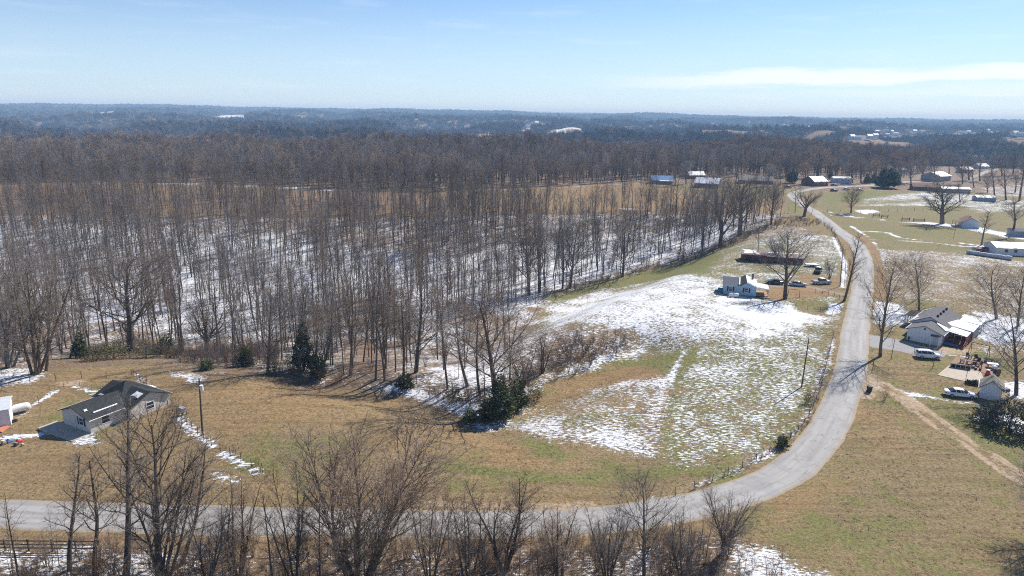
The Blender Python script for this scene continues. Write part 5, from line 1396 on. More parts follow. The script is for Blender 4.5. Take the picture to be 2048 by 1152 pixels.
# --- generic small buildings
def cottage(name, label, cat, base, rot, W, D, ez, rz_, wall, roof, ridge='y', wins=(), snow=0, doorx=None, group=None, chim=False, oh=.35, loc=None):
    x, y = loc or G(*base)
    t = thing(name, label, cat, (x, y, base_z(x, y, 3)), math.radians(rot), group)
    w = MB(); gable_walls(w, -W / 2, W / 2, 0, D, ez, rz_, ridge); part('wall', w, wall, t)
    rf = gable_roof(t, -W / 2, W / 2, 0, D, ez, rz_, roof, ridge, oh=oh)
    for (x_, z_, ww, hh) in wins: window(t, (x_, 0, z_), 0, ww, hh)
    if doorx is not None: door(t, (doorx, 0, .05), 0)
    if chim:
        c = part('chimney', MB().box(W * .22, W * .22 + .6, D * .5 - .3, D * .5 + .3, ez, rz_ + .9), 'brick', rf[-1])
    if snow:
        th = .16
        if ridge == 'x':
            sides = ((0, 1), (D, -1)) if snow == 2 else ((0, 1),)
            for ye, s in sides:
                sl = (rz_ - ez) / (D / 2)
                q = [(-W / 2 - .2, ye - s * .2, ez - sl * .2 + th), (W / 2 + .2, ye - s * .2, ez - sl * .2 + th), (W / 2 + .2, D / 2 - s * .1, rz_ - sl * .1 + th), (-W / 2 - .2, D / 2 - s * .1, rz_ - sl * .1 + th)]
                snow_on(t, q, seed=int(W * 10 + ye), ragged=.35)
        else:
            sides = ((-W / 2, 1), (W / 2, -1)) if snow == 2 else ((W / 2, -1),)
            for xe, s in sides:
                sl = (rz_ - ez) / (W / 2)
                q = [(xe - s * .2, -.2, ez - sl * .2 + th), (xe - s * .2, D + .2, ez - sl * .2 + th), (-s * -.1 if False else -s * .0 - s * .1 * 0, D + .2, rz_ + th), (0, -.2, rz_ + th)]
                snow_on(t, q, seed=int(W * 10 + xe), ragged=.3)
    return t
sh = cottage('garden_shed', 'small white gabled shed beside the white sedan', 'shed', (1979, 800), -35, 3.0, 3.8, 2.1, 3.35, 'white_siding', 'weathered', oh=.28)
part('lean_to', MB().slab([(1.5, .2, 1.95), (2.6, .2, 1.55), (2.6, 3.4, 1.55), (1.5, 3.4, 1.95)], .06), 'rust_roof', sh)
box_posts(sh, [(2.5, .3), (2.5, 3.3)], -.4, 1.5, .05, 'dark_wood')
tr = cottage('white_trailer', 'white building cut off by the left edge beside a white tank', 'building', (-128, 866), -58, 5.0, 9.0, 2.7, 3.3, 'white_siding', 'pale_roof', oh=.2)
window(tr, (2.5, 7.4, 1.2), math.pi / 2, .6, .9)
rb = thing('red_barn', 'long low dark red barn with a rusty roof behind the big bare tree', 'barn', (*G(1485, 522), 0), math.radians(-13))
rb.location.z = base_z(rb.location.x + 8, rb.location.y, 4)
part('wall', MB().box(0, 7.0, 0, 5.5, -.6, 2.3).box(7.02, 18.4, .4, 5.0, -.6, 1.9), 'red_wood', rb)
part('roof', MB().slab([(-.4, -.5, 2.42), (7.2, -.5, 2.42), (7.2, 5.9, 2.9), (-.4, 5.9, 2.9)], .1), 'rust_roof', rb)
part('roof', MB().slab([(7.25, -.2, 2.02), (18.7, -.2, 2.02), (18.7, 5.4, 2.45), (7.25, 5.4, 2.45)], .1), 'rust_roof', rb)
snow_on(rb, [(.3, .6, 2.52), (5.2, .4, 2.5), (4.2, 5.7, 2.88), (.0, 5.7, 2.88)], seed=21, ragged=.5)
snow_on(rb, [(8.0, 3.8, 2.33), (17.5, 4.6, 2.4), (17.5, 5.2, 2.43), (8.0, 5.2, 2.43)], seed=22, ragged=.15)
for x0 in (1.0, 3.4, 9.0, 12.2): part('opening', MB().box(x0, x0 + 1.7, -.012 if x0 < 7 else .388, .05 if x0 < 7 else .45, -.3, 1.55), 'dark_open', rb)
ct = cottage('brown_roofed_cottage', 'little whitewashed cottage with a brown roof and a side porch', 'cottage', (1941, 456), -24, 6.5, 9.5, 2.6, 4.2, 'old_white', 'brown_roof')
part('porch_roof', MB().slab([(-3.3, .0, 2.62), (-3.3, 8.0, 2.62), (-6.0, 8.0, 2.25), (-6.0, .0, 2.25)], .1), 'brown_roof', ct)
box_posts(ct, [(-5.8, .2), (-5.8, 7.8)], -.5, 2.2, .08, 'dark_wood')
part('chimney', MB().box(-.3, .3, 4.2, 4.8, 3.4, 5.0), 'old_white', ct)
mh = cottage('mobile_home', 'long white mobile home with a pale roof at the right edge', 'mobile home', (2042, 512), -8, 16, 9, 2.6, 3.9, 'white_siding', 'pale_roof', 'x', wins=[(-5, 1.1, 1.0, 1.0), (-2, 1.1, 1.0, 1.0)], snow=1)
cottage('slate_shed', 'low slate-blue shed behind the wide tree at the right edge', 'shed', (2050, 474), -8, 9, 5, 2.3, 3.0, 'grey_wall', 'slate_roof', 'x')
FH = 'scattered houses by the far road'
f = cottage('farm_building', 'far building with a blue metal roof at the edge of the woods', 'building', (1324, 368), -4, 14, 8, 2.6, 5.2, 'grey_wall', 'blue_roof', 'x', wins=[(-2, .9, 1.2, 1.2), (2, .9, 1.2, 1.2)], group=FH)
part('porch_roof', MB().slab([(-2, -3.0, 2.3), (7.2, -3.0, 2.3), (7.2, -.4, 2.62), (-2, -.4, 2.62)], .1), 'pale_roof', f)
cottage('brick_house', 'far brown brick house whose snowy roof shows above the treetops', 'house', (1412, 376), -24, 15, 13, 2.8, 6.0, 'brick', 'pale_roof', 'x', snow=2, group=FH, chim=True)
cottage('farm_house', 'far house with a snowy roof peeking out behind the brown brick one', 'house', (1395, 358), 12, 13, 9, 2.6, 5.2, 'brick', 'slate_roof', 'x', snow=1, group=FH)
cottage('farm_house', 'far house with a long faded grey-green roof', 'house', (1512, 368), -14, 22, 11, 2.4, 5.0, 'brick', 'weathered', 'x', group=FH)
cottage('brown_house', 'far brown house with a pale stepped roof by the tall fan-shaped tree', 'house', (1642, 372), 20, 12, 12, 2.8, 6.0, 'brick', 'dark_roof', 'x', snow=1, wins=[(-3, 1, 1.2, 1.2), (3, 1, 1.2, 1.2)], group=FH)
cottage('long_trailer', 'far white trailer with a snowy roof beside the brown house', 'trailer', (1685, 366), -3, 13, 5, 3.2, 4.1, 'old_white', 'pale_roof', 'x', snow=1, wins=[(-4, 1.2, 1, 1), (0, 1.2, 1, 1), (4, 1.2, 1, 1)], group=FH)
cottage('grey_house', 'far pale grey house with a big folded white roof', 'house', (1890, 362), 30, 15, 14, 3.6, 6.2, 'grey_wall', 'pale_roof', 'x', snow=2, group=FH)
cottage('brick_ranch', 'far low brick ranch with a dull brown roof', 'house', (1853, 382), -18, 16, 10, 2.6, 4.2, 'brick', 'brown_roof', 'x', group=FH)
cottage('grey_trailer', 'far grey trailer with white trim behind the pasture tree', 'trailer', (1912, 386), -6, 17, 6, 2.5, 3.4, 'grey_wall', 'pale_roof', 'x', snow=1, wins=[(-4, 1, 1.2, 1), (1, 1, 1.2, 1)], group=FH)
cottage('low_shed', 'far low shed with a white roof left of the row of tall trees', 'shed', (1973, 403), -6, 10, 6, 2.2, 3.0, 'grey_wall', 'pale_roof', 'x', snow=1, group=FH)
HV = 'white-roofed houses among the trees above the far road'
for i, (px, py, W, lb) in enumerate([(1790, 345, 18, 'long white-roofed house showing through bare trees behind the big pine'), (1935, 345, 11, 'white-roofed house behind the folded white roof'), (1968, 338, 11, 'white-roofed house left of the tall dark pine'),
                             (1912, 325, 11, 'white-roofed house higher up in the bare trees'), (1856, 301, 15, 'low pale roof alone on the wooded rise'), (2012, 320, 11, 'white-roofed house below the tall dark pine'),
                             (1955, 318, 10, 'small white-roofed house above the other roofs'), (2040, 312, 11, 'white-roofed house under the dark pine at the edge')]):
    cottage('white_roofed_house', lb, 'house', (px, py), rnd.uniform(-30, 30), W, 9, 2.8, 5.2, 'old_white', 'pale_roof', 'x', snow=1, group=HV)
# the town in the blue distance: one mesh each, a few pixels wide
for i, (px, py) in enumerate(town_px):
    x, y = G(px, py); W = rnd.uniform(10, 19); D = rnd.uniform(7, 10)
    mb = MB(); gable_walls(mb, -W / 2, W / 2, 0, D, 5, 8.5, 'x', base=-2)
    mb.m = [0] * len(mb.m)
    mb.slab([(-W / 2 - .5, -.5, 4.9), (W / 2 + .5, -.5, 4.9), (W / 2 + .5, D / 2, 8.8), (-W / 2 - .5, D / 2, 8.8)], .3, 1)
    mb.slab([(-W / 2 - .5, D / 2, 8.8), (W / 2 + .5, D / 2, 8.8), (W / 2 + .5, D + .5, 4.9), (-W / 2 - .5, D + .5, 4.9)], .3, 1)
    o = link('distant_house', mb.mesh('distant_house', ['old_white', 'pale_roof']), None, (x, y, hz(x, y) + 5), rnd.uniform(-.7, .7))
    tag(o, 'tiny white-roofed house in the blue wooded distance', 'house', 'tiny houses in the blue distance')
# water tower on the horizon
x, y = G(1117, 246)
wt_ = thing('water_tower', 'pale water tower standing on the horizon', 'water tower', (x, y, hz(x, y)))
k = depth(x, y) / F; kz = height_for(x, y, hz(x, y), 225) / 20.2
part('shaft', MB().tube([(0, 0, -5), (0, 0, 12 * kz), (0, 0, 13 * kz)], [2.0 * k, 1.9 * k, 2.2 * k], 12), 'tower', wt_)
part('tank', MB().tube([(0, 0, 13 * kz), (0, 0, 14.0 * kz), (0, 0, 19.0 * kz), (0, 0, 20.2 * kz)], [2.2 * k, 3.1 * k, 3.1 * k, 1.8 * k], 16), 'tower', wt_)
# ------------------------------------------------------------------ vehicles
def loft(mb, st, mi=0, n=8):
    """closed skin through stations (x, zb, zt, half width bottom, half width top)"""
    o = len(mb.v)
    for x, zb, zt, wb, wt2 in st:
        r = min(.12, (zt - zb) * .3)
        mb.v += [(x, -wb + r * .6, zb), (x, wb - r * .6, zb), (x, wb, zb + r), (x, wt2, zt - r), (x, wt2 - r, zt), (x, -wt2 + r, zt), (x, -wt2, zt - r), (x, -wb, zb + r)]
    for i in range(len(st) - 1):
        for j in range(8):
            mb.f.append((o + i * 8 + j, o + i * 8 + (j + 1) % 8, o + (i + 1) * 8 + (j + 1) % 8, o + (i + 1) * 8 + j)); mb.m.append(mi)
    mb.f.append(tuple(o + j for j in range(7, -1, -1))); mb.m.append(mi)
    e = o + (len(st) - 1) * 8
    mb.f.append(tuple(e + j for j in range(8))); mb.m.append(mi)
    return mb
CARS = {
 'suv': dict(L=4.6, body=[(-2.28, .55, .95, .80, .76), (-2.2, .35, 1.08, .88, .82), (-1.2, .30, 1.12, .92, .86), (.4, .30, 1.08, .92, .86), (1.3, .32, 1.02, .90, .82), (2.0, .36, .90, .84, .74), (2.28, .48, .74, .70, .64)],
             glass=[(-2.12, 1.04, 1.08, .80, .78), (-1.75, 1.04, 1.52, .82, .66), (-.2, 1.04, 1.58, .84, .66), (.55, 1.02, 1.50, .82, .62), (1.18, 1.0, 1.04, .78, .72)],
             roof=[(-1.95, 1.46, 1.56, .64, .60), (-1.5, 1.55, 1.66, .66, .58), (-.2, 1.58, 1.69, .66, .58), (.5, 1.50, 1.58, .62, .56)], pil=(-1.45, -.35, .5), wheels=(-1.38, 1.42), r=.35, hw=.90),
 'sedan': dict(L=4.9, body=[(-2.42, .50, .85, .72, .68), (-2.25, .34, .95, .84, .76), (-1.3, .28, .98, .91, .84), (.4, .28, .94, .91, .84), (1.4, .30, .88, .88, .78), (2.15, .34, .76, .80, .70), (2.42, .42, .62, .64, .58)],
               glass=[(-1.75, .92, .96, .76, .72), (-1.0, .92, 1.32, .80, .60), (-.1, .92, 1.38, .82, .60), (.45, .90, 1.30, .80, .58), (1.25, .88, .92, .76, .70)],
               roof=[(-1.05, 1.28, 1.36, .58, .54), (-.7, 1.35, 1.42, .60, .53), (.0, 1.36, 1.43, .60, .53), (.4, 1.29, 1.36, .58, .52)], pil=(-.85, -.15, .35), wheels=(-1.45, 1.5), r=.32, hw=.89),
 'pickup': dict(L=5.4, body=[(-2.7, .55, 1.0, .88, .86), (-2.6, .45, 1.08, .92, .90), (-.7, .42, 1.08, .94, .90), (.6, .42, 1.10, .94, .88), (1.2, .42, 1.10, .94, .86), (2.4, .45, 1.0, .90, .80), (2.7, .55, .85, .80, .72)],
                glass=[(-.75, 1.04, 1.5, .84, .70), (-.5, 1.04, 1.66, .84, .68), (.5, 1.04, 1.66, .84, .68), (1.25, 1.04, 1.10, .80, .74)],
                roof=[(-.75, 1.58, 1.68, .68, .62), (-.4, 1.66, 1.76, .70, .62), (.3, 1.66, 1.76, .70, .62), (.6, 1.58, 1.66, .66, .60)], pil=(-.7, .0, .5), wheels=(-1.75, 1.7), r=.39, hw=.92),
}
def make_car(kind, label, cat, px, rot, paint, snow=False, loc=None, group=None, name=None):
    C = CARS[kind]; x, y = loc or G(*px)
    t = thing(name or {'suv': 'parked_suv', 'sedan': 'parked_sedan', 'pickup': 'pickup_truck'}[kind], label, cat, (x, y, hz(x, y) + .02), math.radians(rot), group)
    part('body', loft(MB(), C['body']), paint, t, smooth=False)
    part('window', loft(MB(), C['glass']), 'glass', t)
    part('roof', loft(MB(), C['roof']), paint, t)
    for p in C['pil']:
        for s in (-1, 1):
            part('pillar', MB().tube([(p, s * .86, C['body'][3][2] - .04), (p - (.1 if p < 0 else .25), s * .64, C['roof'][1][1] + .02)], .045, 5), paint, t)
    for wx_ in C['wheels']:
        for s in (-1, 1):
            y0 = s * (C['hw'] - .20); y1 = s * (C['hw'] + .025)
            wl = part('wheel', MB().tube([(wx_, y0, C['r']), (wx_, y1, C['r'])], C['r'], 16), 'tyre', t)
            part('rim', MB().tube([(wx_, y1 - s * .02, C['r']), (wx_, y1 + s * .015, C['r'])], C['r'] * .62, 12), 'rim', wl)
    f_ = C['L'] / 2
    for s in (-1, 1):
        part('headlight', MB().box(f_ - .36, f_ - .14, s * .62 - .13, s * .62 + .13, .60, .76), 'head_lamp', t)
        part('tail_light', MB().box(-f_ + .0, -f_ + .16, s * .70 - .12, s * .70 + .10, .70, .92), 'tail_lamp', t)
        part('wing_mirror', MB().box(.75, .93, s * .98 - .09, s * .98 + .09, .96, 1.10), paint, t)
    part('bumper', MB().box(f_ - .12, f_ + .03, -.62, .62, .34, .50), paint, t)
    if snow:
        part('snow_cover', loft(MB(), [(a, c - .04, c + .07, e * .95, e * .8) for a, b, c, d, e in C['roof']]), 'snow', t)
        part('snow_cover', loft(MB(), [(1.25, C['body'][4][2] - .05, C['body'][4][2] + .06, .74, .66), (2.0, C['body'][5][2] - .02, C['body'][5][2] + .06, .66, .6)]), 'snow', t)
    return t
make_car('suv', 'white suv parked on the grass below the white ranch house', 'car', (1855, 716), -11, 'car_white')
make_car('sedan', 'white sedan parked beside the small white gabled shed', 'car', (1919, 793), -14, 'car_white')
make_car('sedan', 'silver car parked in the drive behind the thick-trunked tree', 'car', (1595, 572), -12, 'car_silver')
make_car('sedan', 'dark car parked beside the blue house porch', 'car', (1549, 568), 170, 'car_black')
make_car('pickup', 'snow-covered pickup in the yard under the small dense tree', 'pickup', (1643, 568), 8, 'car_silver', snow=True)
make_car('pickup', 'dark pickup with a snowy roof behind the snow-covered one', 'pickup', (1636, 545), 60, 'car_black', snow=True)
make_car('pickup', 'red pickup with a snowy bonnet behind the row of wrapped bales', 'pickup', (1968, 503), -20, 'car_red', snow=True)
FC = 'cars by the far road'
make_car('sedan', 'brown-black car in front of the far brown house', 'car', (1668, 372), -8, 'car_black', group=FC)
make_car('sedan', 'pale snow-topped car parked on the far road verge', 'car', (1692, 380), 8, 'car_silver', snow=True, group=FC)
make_car('sedan', 'white snow-topped car at the end of the verge row', 'car', (1718, 381), -12, 'car_white', snow=True, group=FC)
make_car('suv', 'dark vehicle at the left end of the verge row', 'car', (1668, 383), 3, 'car_black', group=FC)
make_car('suv', 'dark vehicle parked by the round olive evergreen', 'car', (1576, 376), 0, 'car_black', group=FC)

# ------------------------------------------------------------------ fences, poles, yard things
def fence(name, label, px, sp, h, wires, pmat='post_wood', pr=.05, lean=.05, wmat='wire'):
    W, S_ = smooth_line(gp(*px), 0.5) if len(px) > 2 else (np.array(gp(*px)), None)
    s = np.concatenate([[0], np.cumsum(np.hypot(*np.diff(W, axis=0).T))])
    n = max(1, int(s[-1] / sp))
    u = np.linspace(0, s[-1], n + 1)
    P_ = np.stack([np.interp(u, s, W[:, 0]), np.interp(u, s, W[:, 1])], 1); Z = H(P_[:, 0], P_[:, 1])
    o = P_[0]; t = thing(name, label, 'fence', (o[0], o[1], Z[0]))
    me = MB().tube([(0, 0, -.3), (0, 0, h)], [pr, pr * .9], 6).mesh('post', pmat)
    for i, (p, z) in enumerate(zip(P_, Z)):
        b = link('post', me, t, (p[0] - o[0], p[1] - o[1], z - Z[0])); b.rotation_euler = (rnd.gauss(0, lean), rnd.gauss(0, lean), 0); b.scale = (1, 1, rnd.uniform(.9, 1.12))
    for k in range(wires):
        zz = h * (.30 + .62 * k / max(1, wires - 1))
        part('wire', MB().tube([(p[0] - o[0], p[1] - o[1], z - Z[0] + zz + rnd.uniform(-.02, .02)) for p, z in zip(P_, Z)], .009, 3), wmat, t)
    return t
fence('wire_fence', 'wire fence running down beside the brown field from the yard corner', [(268, 752), (300, 784), (332, 812), (374, 850), (420, 890), (490, 927), (548, 958)], 2.2, 1.25, 4)
fence('wire_fence', 'thin wire fence along the top of the left yard below the woods', [(60, 764), (125, 760), (175, 757), (231, 755), (264, 751)], 3.2, 1.3, 3)
fence('garden_fence', 'light wire fence round the left lawn and gravel lane', [(38, 836), (76, 806), (116, 782), (142, 773), (166, 777), (204, 788)], 2.8, 1.25, 3, pr=.03)
fence('wire_fence', 'wire fence through rusty weeds inside the road bend', [(1350, 992), (1415, 968), (1480, 938), (1570, 886), (1614, 838), (1640, 780), (1655, 720), (1667, 670)], 3.2, 1.15, 4)
fence('wire_fence', 'fence between the blue house yard and the bright snow', [(1433, 592), (1480, 600), (1555, 606), (1600, 616), (1640, 623), (1665, 628)], 2.6, 1.1, 3)
fence('drive_fence', 'short dark fence along the drive to the blue house', [(1631, 586), (1650, 590), (1690, 602)], 1.6, 1.35, 4)
fence('barn_fence', 'fence row between the red barn and the road', [(1606, 516), (1645, 517), (1684, 520)], 2.6, 1.3, 3)
fence('verge_fence', 'brushy fence on the left verge of the upper road', [(1640, 442), (1662, 462), (1680, 490), (1690, 530), (1688, 580)], 4.5, 1.3, 3)
fence('chain_fence', 'chain fence with thin posts in front of the grey drive', [(1784, 690), (1810, 699), (1836, 706), (1881, 712)], 3.4, 1.5, 3, pr=.035)
fence('pasture_fence', 'thin fence behind the white ranch house', [(1838, 612), (1880, 622), (1930, 632), (1990, 642), (2060, 652)], 3.4, 1.2, 3, pr=.04)
fence('pasture_fence', 'dark fence row across the far pasture past the lone tree', [(1655, 424), (1690, 426), (1760, 424), (1850, 421), (1900, 417)], 5.5, 1.5, 3, pr=.09)
def board_fence():
    a, b = gp((-130, 1100), (200, 1103)); a = np.array(a); b = np.array(b); L = np.hypot(*(b - a)); n = int(L / 2.4); d = (b - a) / L
    za = hz(*a)
    t = thing('board_fence', 'dark three-board wooden fence in the snow at the lower left corner', 'fence', (a[0], a[1], za), math.atan2(d[1], d[0]))
    pm = MB().box(-.07, .07, -.07, .07, -.4, 1.42).mesh('post', 'rail_wood')
    rm = MB().box(.02, L / n - .02, -.10, -.071, -.075, .075).mesh('rail', 'rail_wood')
    for i in range(n + 1):
        z = hz(*(a + d * L * i / n)) - za
        link('post', pm, t, (L * i / n, 0, z))
        if i < n:
            z2 = hz(*(a + d * L * (i + 1) / n)) - za
            for k in range(3):
                r = link('rail', rm, t, (L * i / n, 0, z + .42 + k * .42)); r.rotation_euler = (0, -math.atan2(z2 - z, L / n), 0)
board_fence()
def feed_rack(px, w, label):
    x, y = G(*px); t = thing('feed_rack', label, 'feed rack', (x, y, hz(x, y)), rnd.uniform(-.2, .1), 'dark feed racks in the far pasture')
    for s in (-w / 2, w / 2): part('post', MB().box(s - .12, s + .12, -.12, .12, -.3, 1.5), 'post_wood', t)
    for z in (.5, .95): part('rail', MB().box(-w / 2 + .12, w / 2 - .12, -.05, .05, z, z + .18), 'post_wood', t)
feed_rack((1752, 434), 3.0, 'leftmost dark feed rack in the far pasture'); feed_rack((1769, 436), 2.8, 'second dark feed rack from the left in the far pasture')
feed_rack((1811, 441), 3.2, 'chunky dark feed rack right of the middle of the pasture'); feed_rack((1838, 443), 5.0, 'longest dark feed rack, nearest the wide pasture tree')
def pole(px, top, label, r=.15, can=False, arm=False):
    x, y = G(*px); z = hz(x, y); h = height_for(x, y, z, top[1]); D = depth(x, y, z)
    t = thing('utility_pole', label, 'utility pole', (x, y, z))
    ln = (top[0] - PX(x, y, z + h)[0]) * D / F
    part('pole', MB().tube([(0, 0, -.5), (ln * .5, 0, h * .5), (ln, 0, h)], [r, r * .85, r * .65], 8), 'pole_wood', t)
    if can:
        c = part('transformer', MB().tube([(ln * .82 + .32, -.1, h * .80), (ln * .82 + .32, -.1, h * .89)], .24, 12), 'white_plastic', t)
        part('bracket', MB().box(ln * .82 + .05, ln * .82 + .3, -.14, -.06, h * .83, h * .85), 'wire', c)
    if arm:
        part('crossarm', MB().box(ln - .9, ln + .9, -.06, .06, h - .5, h - .36), 'pole_wood', t)
    part('insulator', MB().tube([(ln, 0, h - .02), (ln, 0, h + .16)], .05, 6), 'white_plastic', t)
    return t
pole((405, 870), (398, 757), 'tall utility pole with a white transformer beside the brown field', can=True)
pole((1603, 774), (1618, 676), 'leaning utility pole on the speckled snow field', .13)
pole((1680, 573), (1686, 497), 'utility pole on the road verge near the blue house', .13, arm=True)
def yard_post(px, top, label, r=.06):
    x, y = G(*px); z = hz(x, y); h = height_for(x, y, z, top)
    t = thing('yard_post', label, 'post', (x, y, z))
    part('shaft', MB().tube([(0, 0, -.3), (.1, 0, h)], [r, r * .8], 6), 'post_wood', t)
    part('cap', MB().tube([(.1, 0, h + .002), (.1, 0, h + .12)], [r * 1.5, r * 1.1], 6), 'dark_open', t)
yard_post((1782, 718), 680, 'tall dark post on the lawn near the shadow-casting tree'); yard_post((1865, 737), 714, 'short dark post on the lawn below the white suv')
yard_post((1930, 765), 729, 'thin pole at the front edge of the concrete patio', .045); yard_post((1961, 743), 724, 'leaning stake on the gravel patio', .05)
yard_post((2006, 712), 683, 'dark stake by the snowy yard behind the swing set', .06); yard_post((1907, 477), 453, 'thin dark post in the pasture left of the cottage', .07)

def slab_on_ground(name, label, cat, px, mat, lift=.07, th=.25, structure=False):
    w = gp(*px); o = w[0]; z0 = hz(*o)
    mb = MB().slab([(x - o[0], y - o[1], hz(x, y) - z0 + lift) for x, y in w], th)
    ob = link(name, mb.mesh(name, mat), None, (o[0], o[1], z0))
    if structure: ob['kind'] = 'structure'
    else: tag(ob, label, cat)
    return ob
slab_on_ground('patio', '', '', [(1874.7, 750.3), (1897.7, 731.4), (1961.2, 744.3), (1968.6, 760), (1929, 762.7)], 'concrete', structure=True)
slab_on_ground('gravel_bed', '', '', [(1898, 731), (1911.5, 713), (1961, 717.6), (2002.6, 734), (1990, 752), (1961.5, 744)], 'patio_gravel', .04, .2, structure=True)
def at(px, py):
    x, y = G(px, py); return x, y, hz(x, y)
def patio_at(px, py, z=.08):
    x, y, h = at(px, py); return x, y, h + z
# block shelf at the back of the slab
t = thing('block_shelf', 'row of dark concrete-block cubbies along the back of the patio', 'shelf', patio_at(1901, 734), math.radians(-27))
for i in range(5): part('divider', MB().box(i * .78 - .06, i * .78 + .06, -.25, .25, 0, .62), 'concrete', t)
part('top', MB().box(-.1, 3.25, -.3, .3, .622, .74), 'block', t); part('back', MB().box(.06, 3.06, .2, .25, 0, .62), 'dark_open', t)
def armchair(px, rot, label, mat='dark_wood'):
    t = thing('garden_chair', label, 'chair', patio_at(*px, .05), math.radians(rot), 'wooden chairs round the fire table')
    part('seat', MB().box(-.32, .32, -.30, .28, .34, .40), mat, t)
    part('backrest', MB().slab([(-.30, .26, .40), (.30, .26, .40), (.30, .52, 1.05), (-.30, .52, 1.05)], .05), mat, t)
    for sx in (-.34, .34):
        for sy in (-.28, .28): part('leg', MB().box(sx - .04, sx + .04, sy - .04, sy + .04, 0, .56), mat, t)
        part('armrest', MB().box(sx - .08, sx + .08, -.36, .34, .562, .61), mat, t)
for (p, r, lb) in [((1924, 726), 60, 'dark wooden chair behind the block cubbies'), ((1937, 717), 10, 'dark wooden chair at the back of the gravel bed'), ((1952, 721), -20, 'dark wooden chair towards the swing set'),
                   ((1956, 727), -50, 'dark wooden chair right of the fire table'), ((1957, 733), -100, 'dark wooden chair in the right corner by the stake'), ((1947, 733), 160, 'dark wooden chair in front right of the fire table')]:
    armchair(p, r, lb)
t = thing('fire_table', 'small grey table in the middle of the wooden chairs', 'table', patio_at(1939, 728, .05), math.radians(-20))
part('top', MB().box(-.55, .55, -.4, .4, .5, .58), 'block', t)
for sx in (-.45, .45):
    for sy in (-.3, .3): part('leg', MB().box(sx - .05, sx + .05, sy - .05, sy + .05, 0, .5), 'dark_open', t)
t = thing('garden_bench', 'wooden bench at the front edge of the gravel bed', 'bench', patio_at(1932, 738, .06), math.radians(-15))
part('seat', MB().box(-.65, .65, -.2, .25, .40, .46), 'tan_wood', t); part('backrest', MB().box(-.65, .65, -.28, -.2, .5, .85), 'tan_wood', t)
for s in (-.58, .58): part('leg', MB().box(s - .05, s + .05, -.27, .22, 0, .4), 'tan_wood', t)
for i, p in enumerate([(1951, 740), (1960, 741)]):
    t = thing('log_stool', ['left of two log stools by the bench', 'right of two log stools by the stake'][i], 'stool', patio_at(*p, .05), 0, 'log stools on the gravel bed')
    part('stump', MB().tube([(0, 0, 0), (0, 0, .42)], [.22, .2], 10), 'dark_wood', t); part('top', MB().tube([(0, 0, .422), (0, 0, .46)], [.21, .2], 10), 'tan_wood', t)
t = thing('patio_table', 'white covered table at the right end of the gravel bed', 'table', patio_at(1984, 735, .05), math.radians(-25))
part('top', MB().box(-.9, .9, -.55, .55, .62, .78), 'white_plastic', t)
for sx in (-.7, .7):
    for sy in (-.4, .4): part('leg', MB().box(sx - .05, sx + .05, sy - .05, sy + .05, 0, .62), 'dark_open', t)
t = thing('round_stool', 'round white garden stool next to the covered table', 'stool', patio_at(1988, 740, .05)); part('cushion', MB().tube([(0, 0, .3), (0, 0, .7), (0, 0, .85)], [.4, .45, .2], 10), 'white_plastic', t); part('foot', MB().tube([(0, 0, 0), (0, 0, .3)], .15, 8), 'blue_plastic', t)
t = thing('toy_car', 'bright red ride-on toy at the right end of the patio', 'toy car', patio_at(1975, 750, .06), math.radians(40))
part('body', loft(MB(), [(-.5, .15, .5, .28, .22), (-.2, .12, .85, .32, .25), (.2, .12, .8, .32, .25), (.55, .15, .4, .26, .2)]), 'red_plastic', t)
for sx in (-.32, .35):
    for s in (-1, 1): part('wheel', MB().tube([(sx, s * .26, .13), (sx, s * .36, .13)], .13, 10), 'tyre', t)
part('canopy', MB().box(-.25, .2, -.25, .25, .9, .97), 'white_plastic', t)
t = thing('covered_grill', 'dark covered grill behind the roof of the small white shed', 'grill', patio_at(1993, 750, .05), .3)
part('cover', loft(MB(), [(-.7, .25, .9, .3, .25), (-.4, .2, 1.15, .34, .28), (.4, .2, 1.15, .34, .28), (.7, .25, .9, .3, .25)]), 'car_black', t); part('leg', MB().box(-.55, -.45, -.2, .2, 0, .2), 'dark_open', t); part('leg', MB().box(.45, .55, -.2, .2, 0, .2), 'dark_open', t)
PT = 'flower pots behind the gravel bed'
for i, (px, py) in enumerate([(1970, 724), (1975, 725.5), (1980, 726.5), (1985, 728), (1996, 731)]):
    t = thing('flower_pot', ['first flower pot from the swing-set end of the row', 'second flower pot from the swing-set end', 'middle flower pot of the row', 'fourth flower pot from the swing-set end', 'large flower pot standing apart at the right end'][i], 'flower pot', patio_at(px, py, .02), 0, PT)
    s = 1.4 if i == 4 else 1.0
    part('pot', MB().tube([(0, 0, 0), (0, 0, .4 * s)], [.2 * s, .28 * s], 10), 'pot', t)
    A, B = cedar_tb(30 + i, .7 * s, .35 * s, full=1.3, n=60, tuft=.4)
    part('plant', MB().add([(x, y, z + .38 * s) for x, y, z in B.v], B.f), 'dry_plant', t)
SHB = 'little dark shrubs in snow at the front of the patio'
for i, (px, py) in enumerate([(1936, 768), (1942, 769), (1948, 768), (1952, 771), (1962, 772)]):
    x, y, z = at(px, py)
    A, B = cedar_tb(50 + i, .8, .5, full=1.3, n=170, tuft=.45)
    t = thing('small_shrub', ['first little dark shrub beside the thin pole', 'second little dark shrub from the thin pole', 'third and highest little dark shrub from the pole', 'fourth little dark shrub from the thin pole', 'last little dark shrub, next to the shed'][i], 'shrub', (x, y, z), 0, SHB)
    part('foliage', MB().add(B.v, B.f), 'needle', t); part('stem', MB().tube([(0, 0, -.1), (0, 0, .4)], .03, 5), 'bark', t)
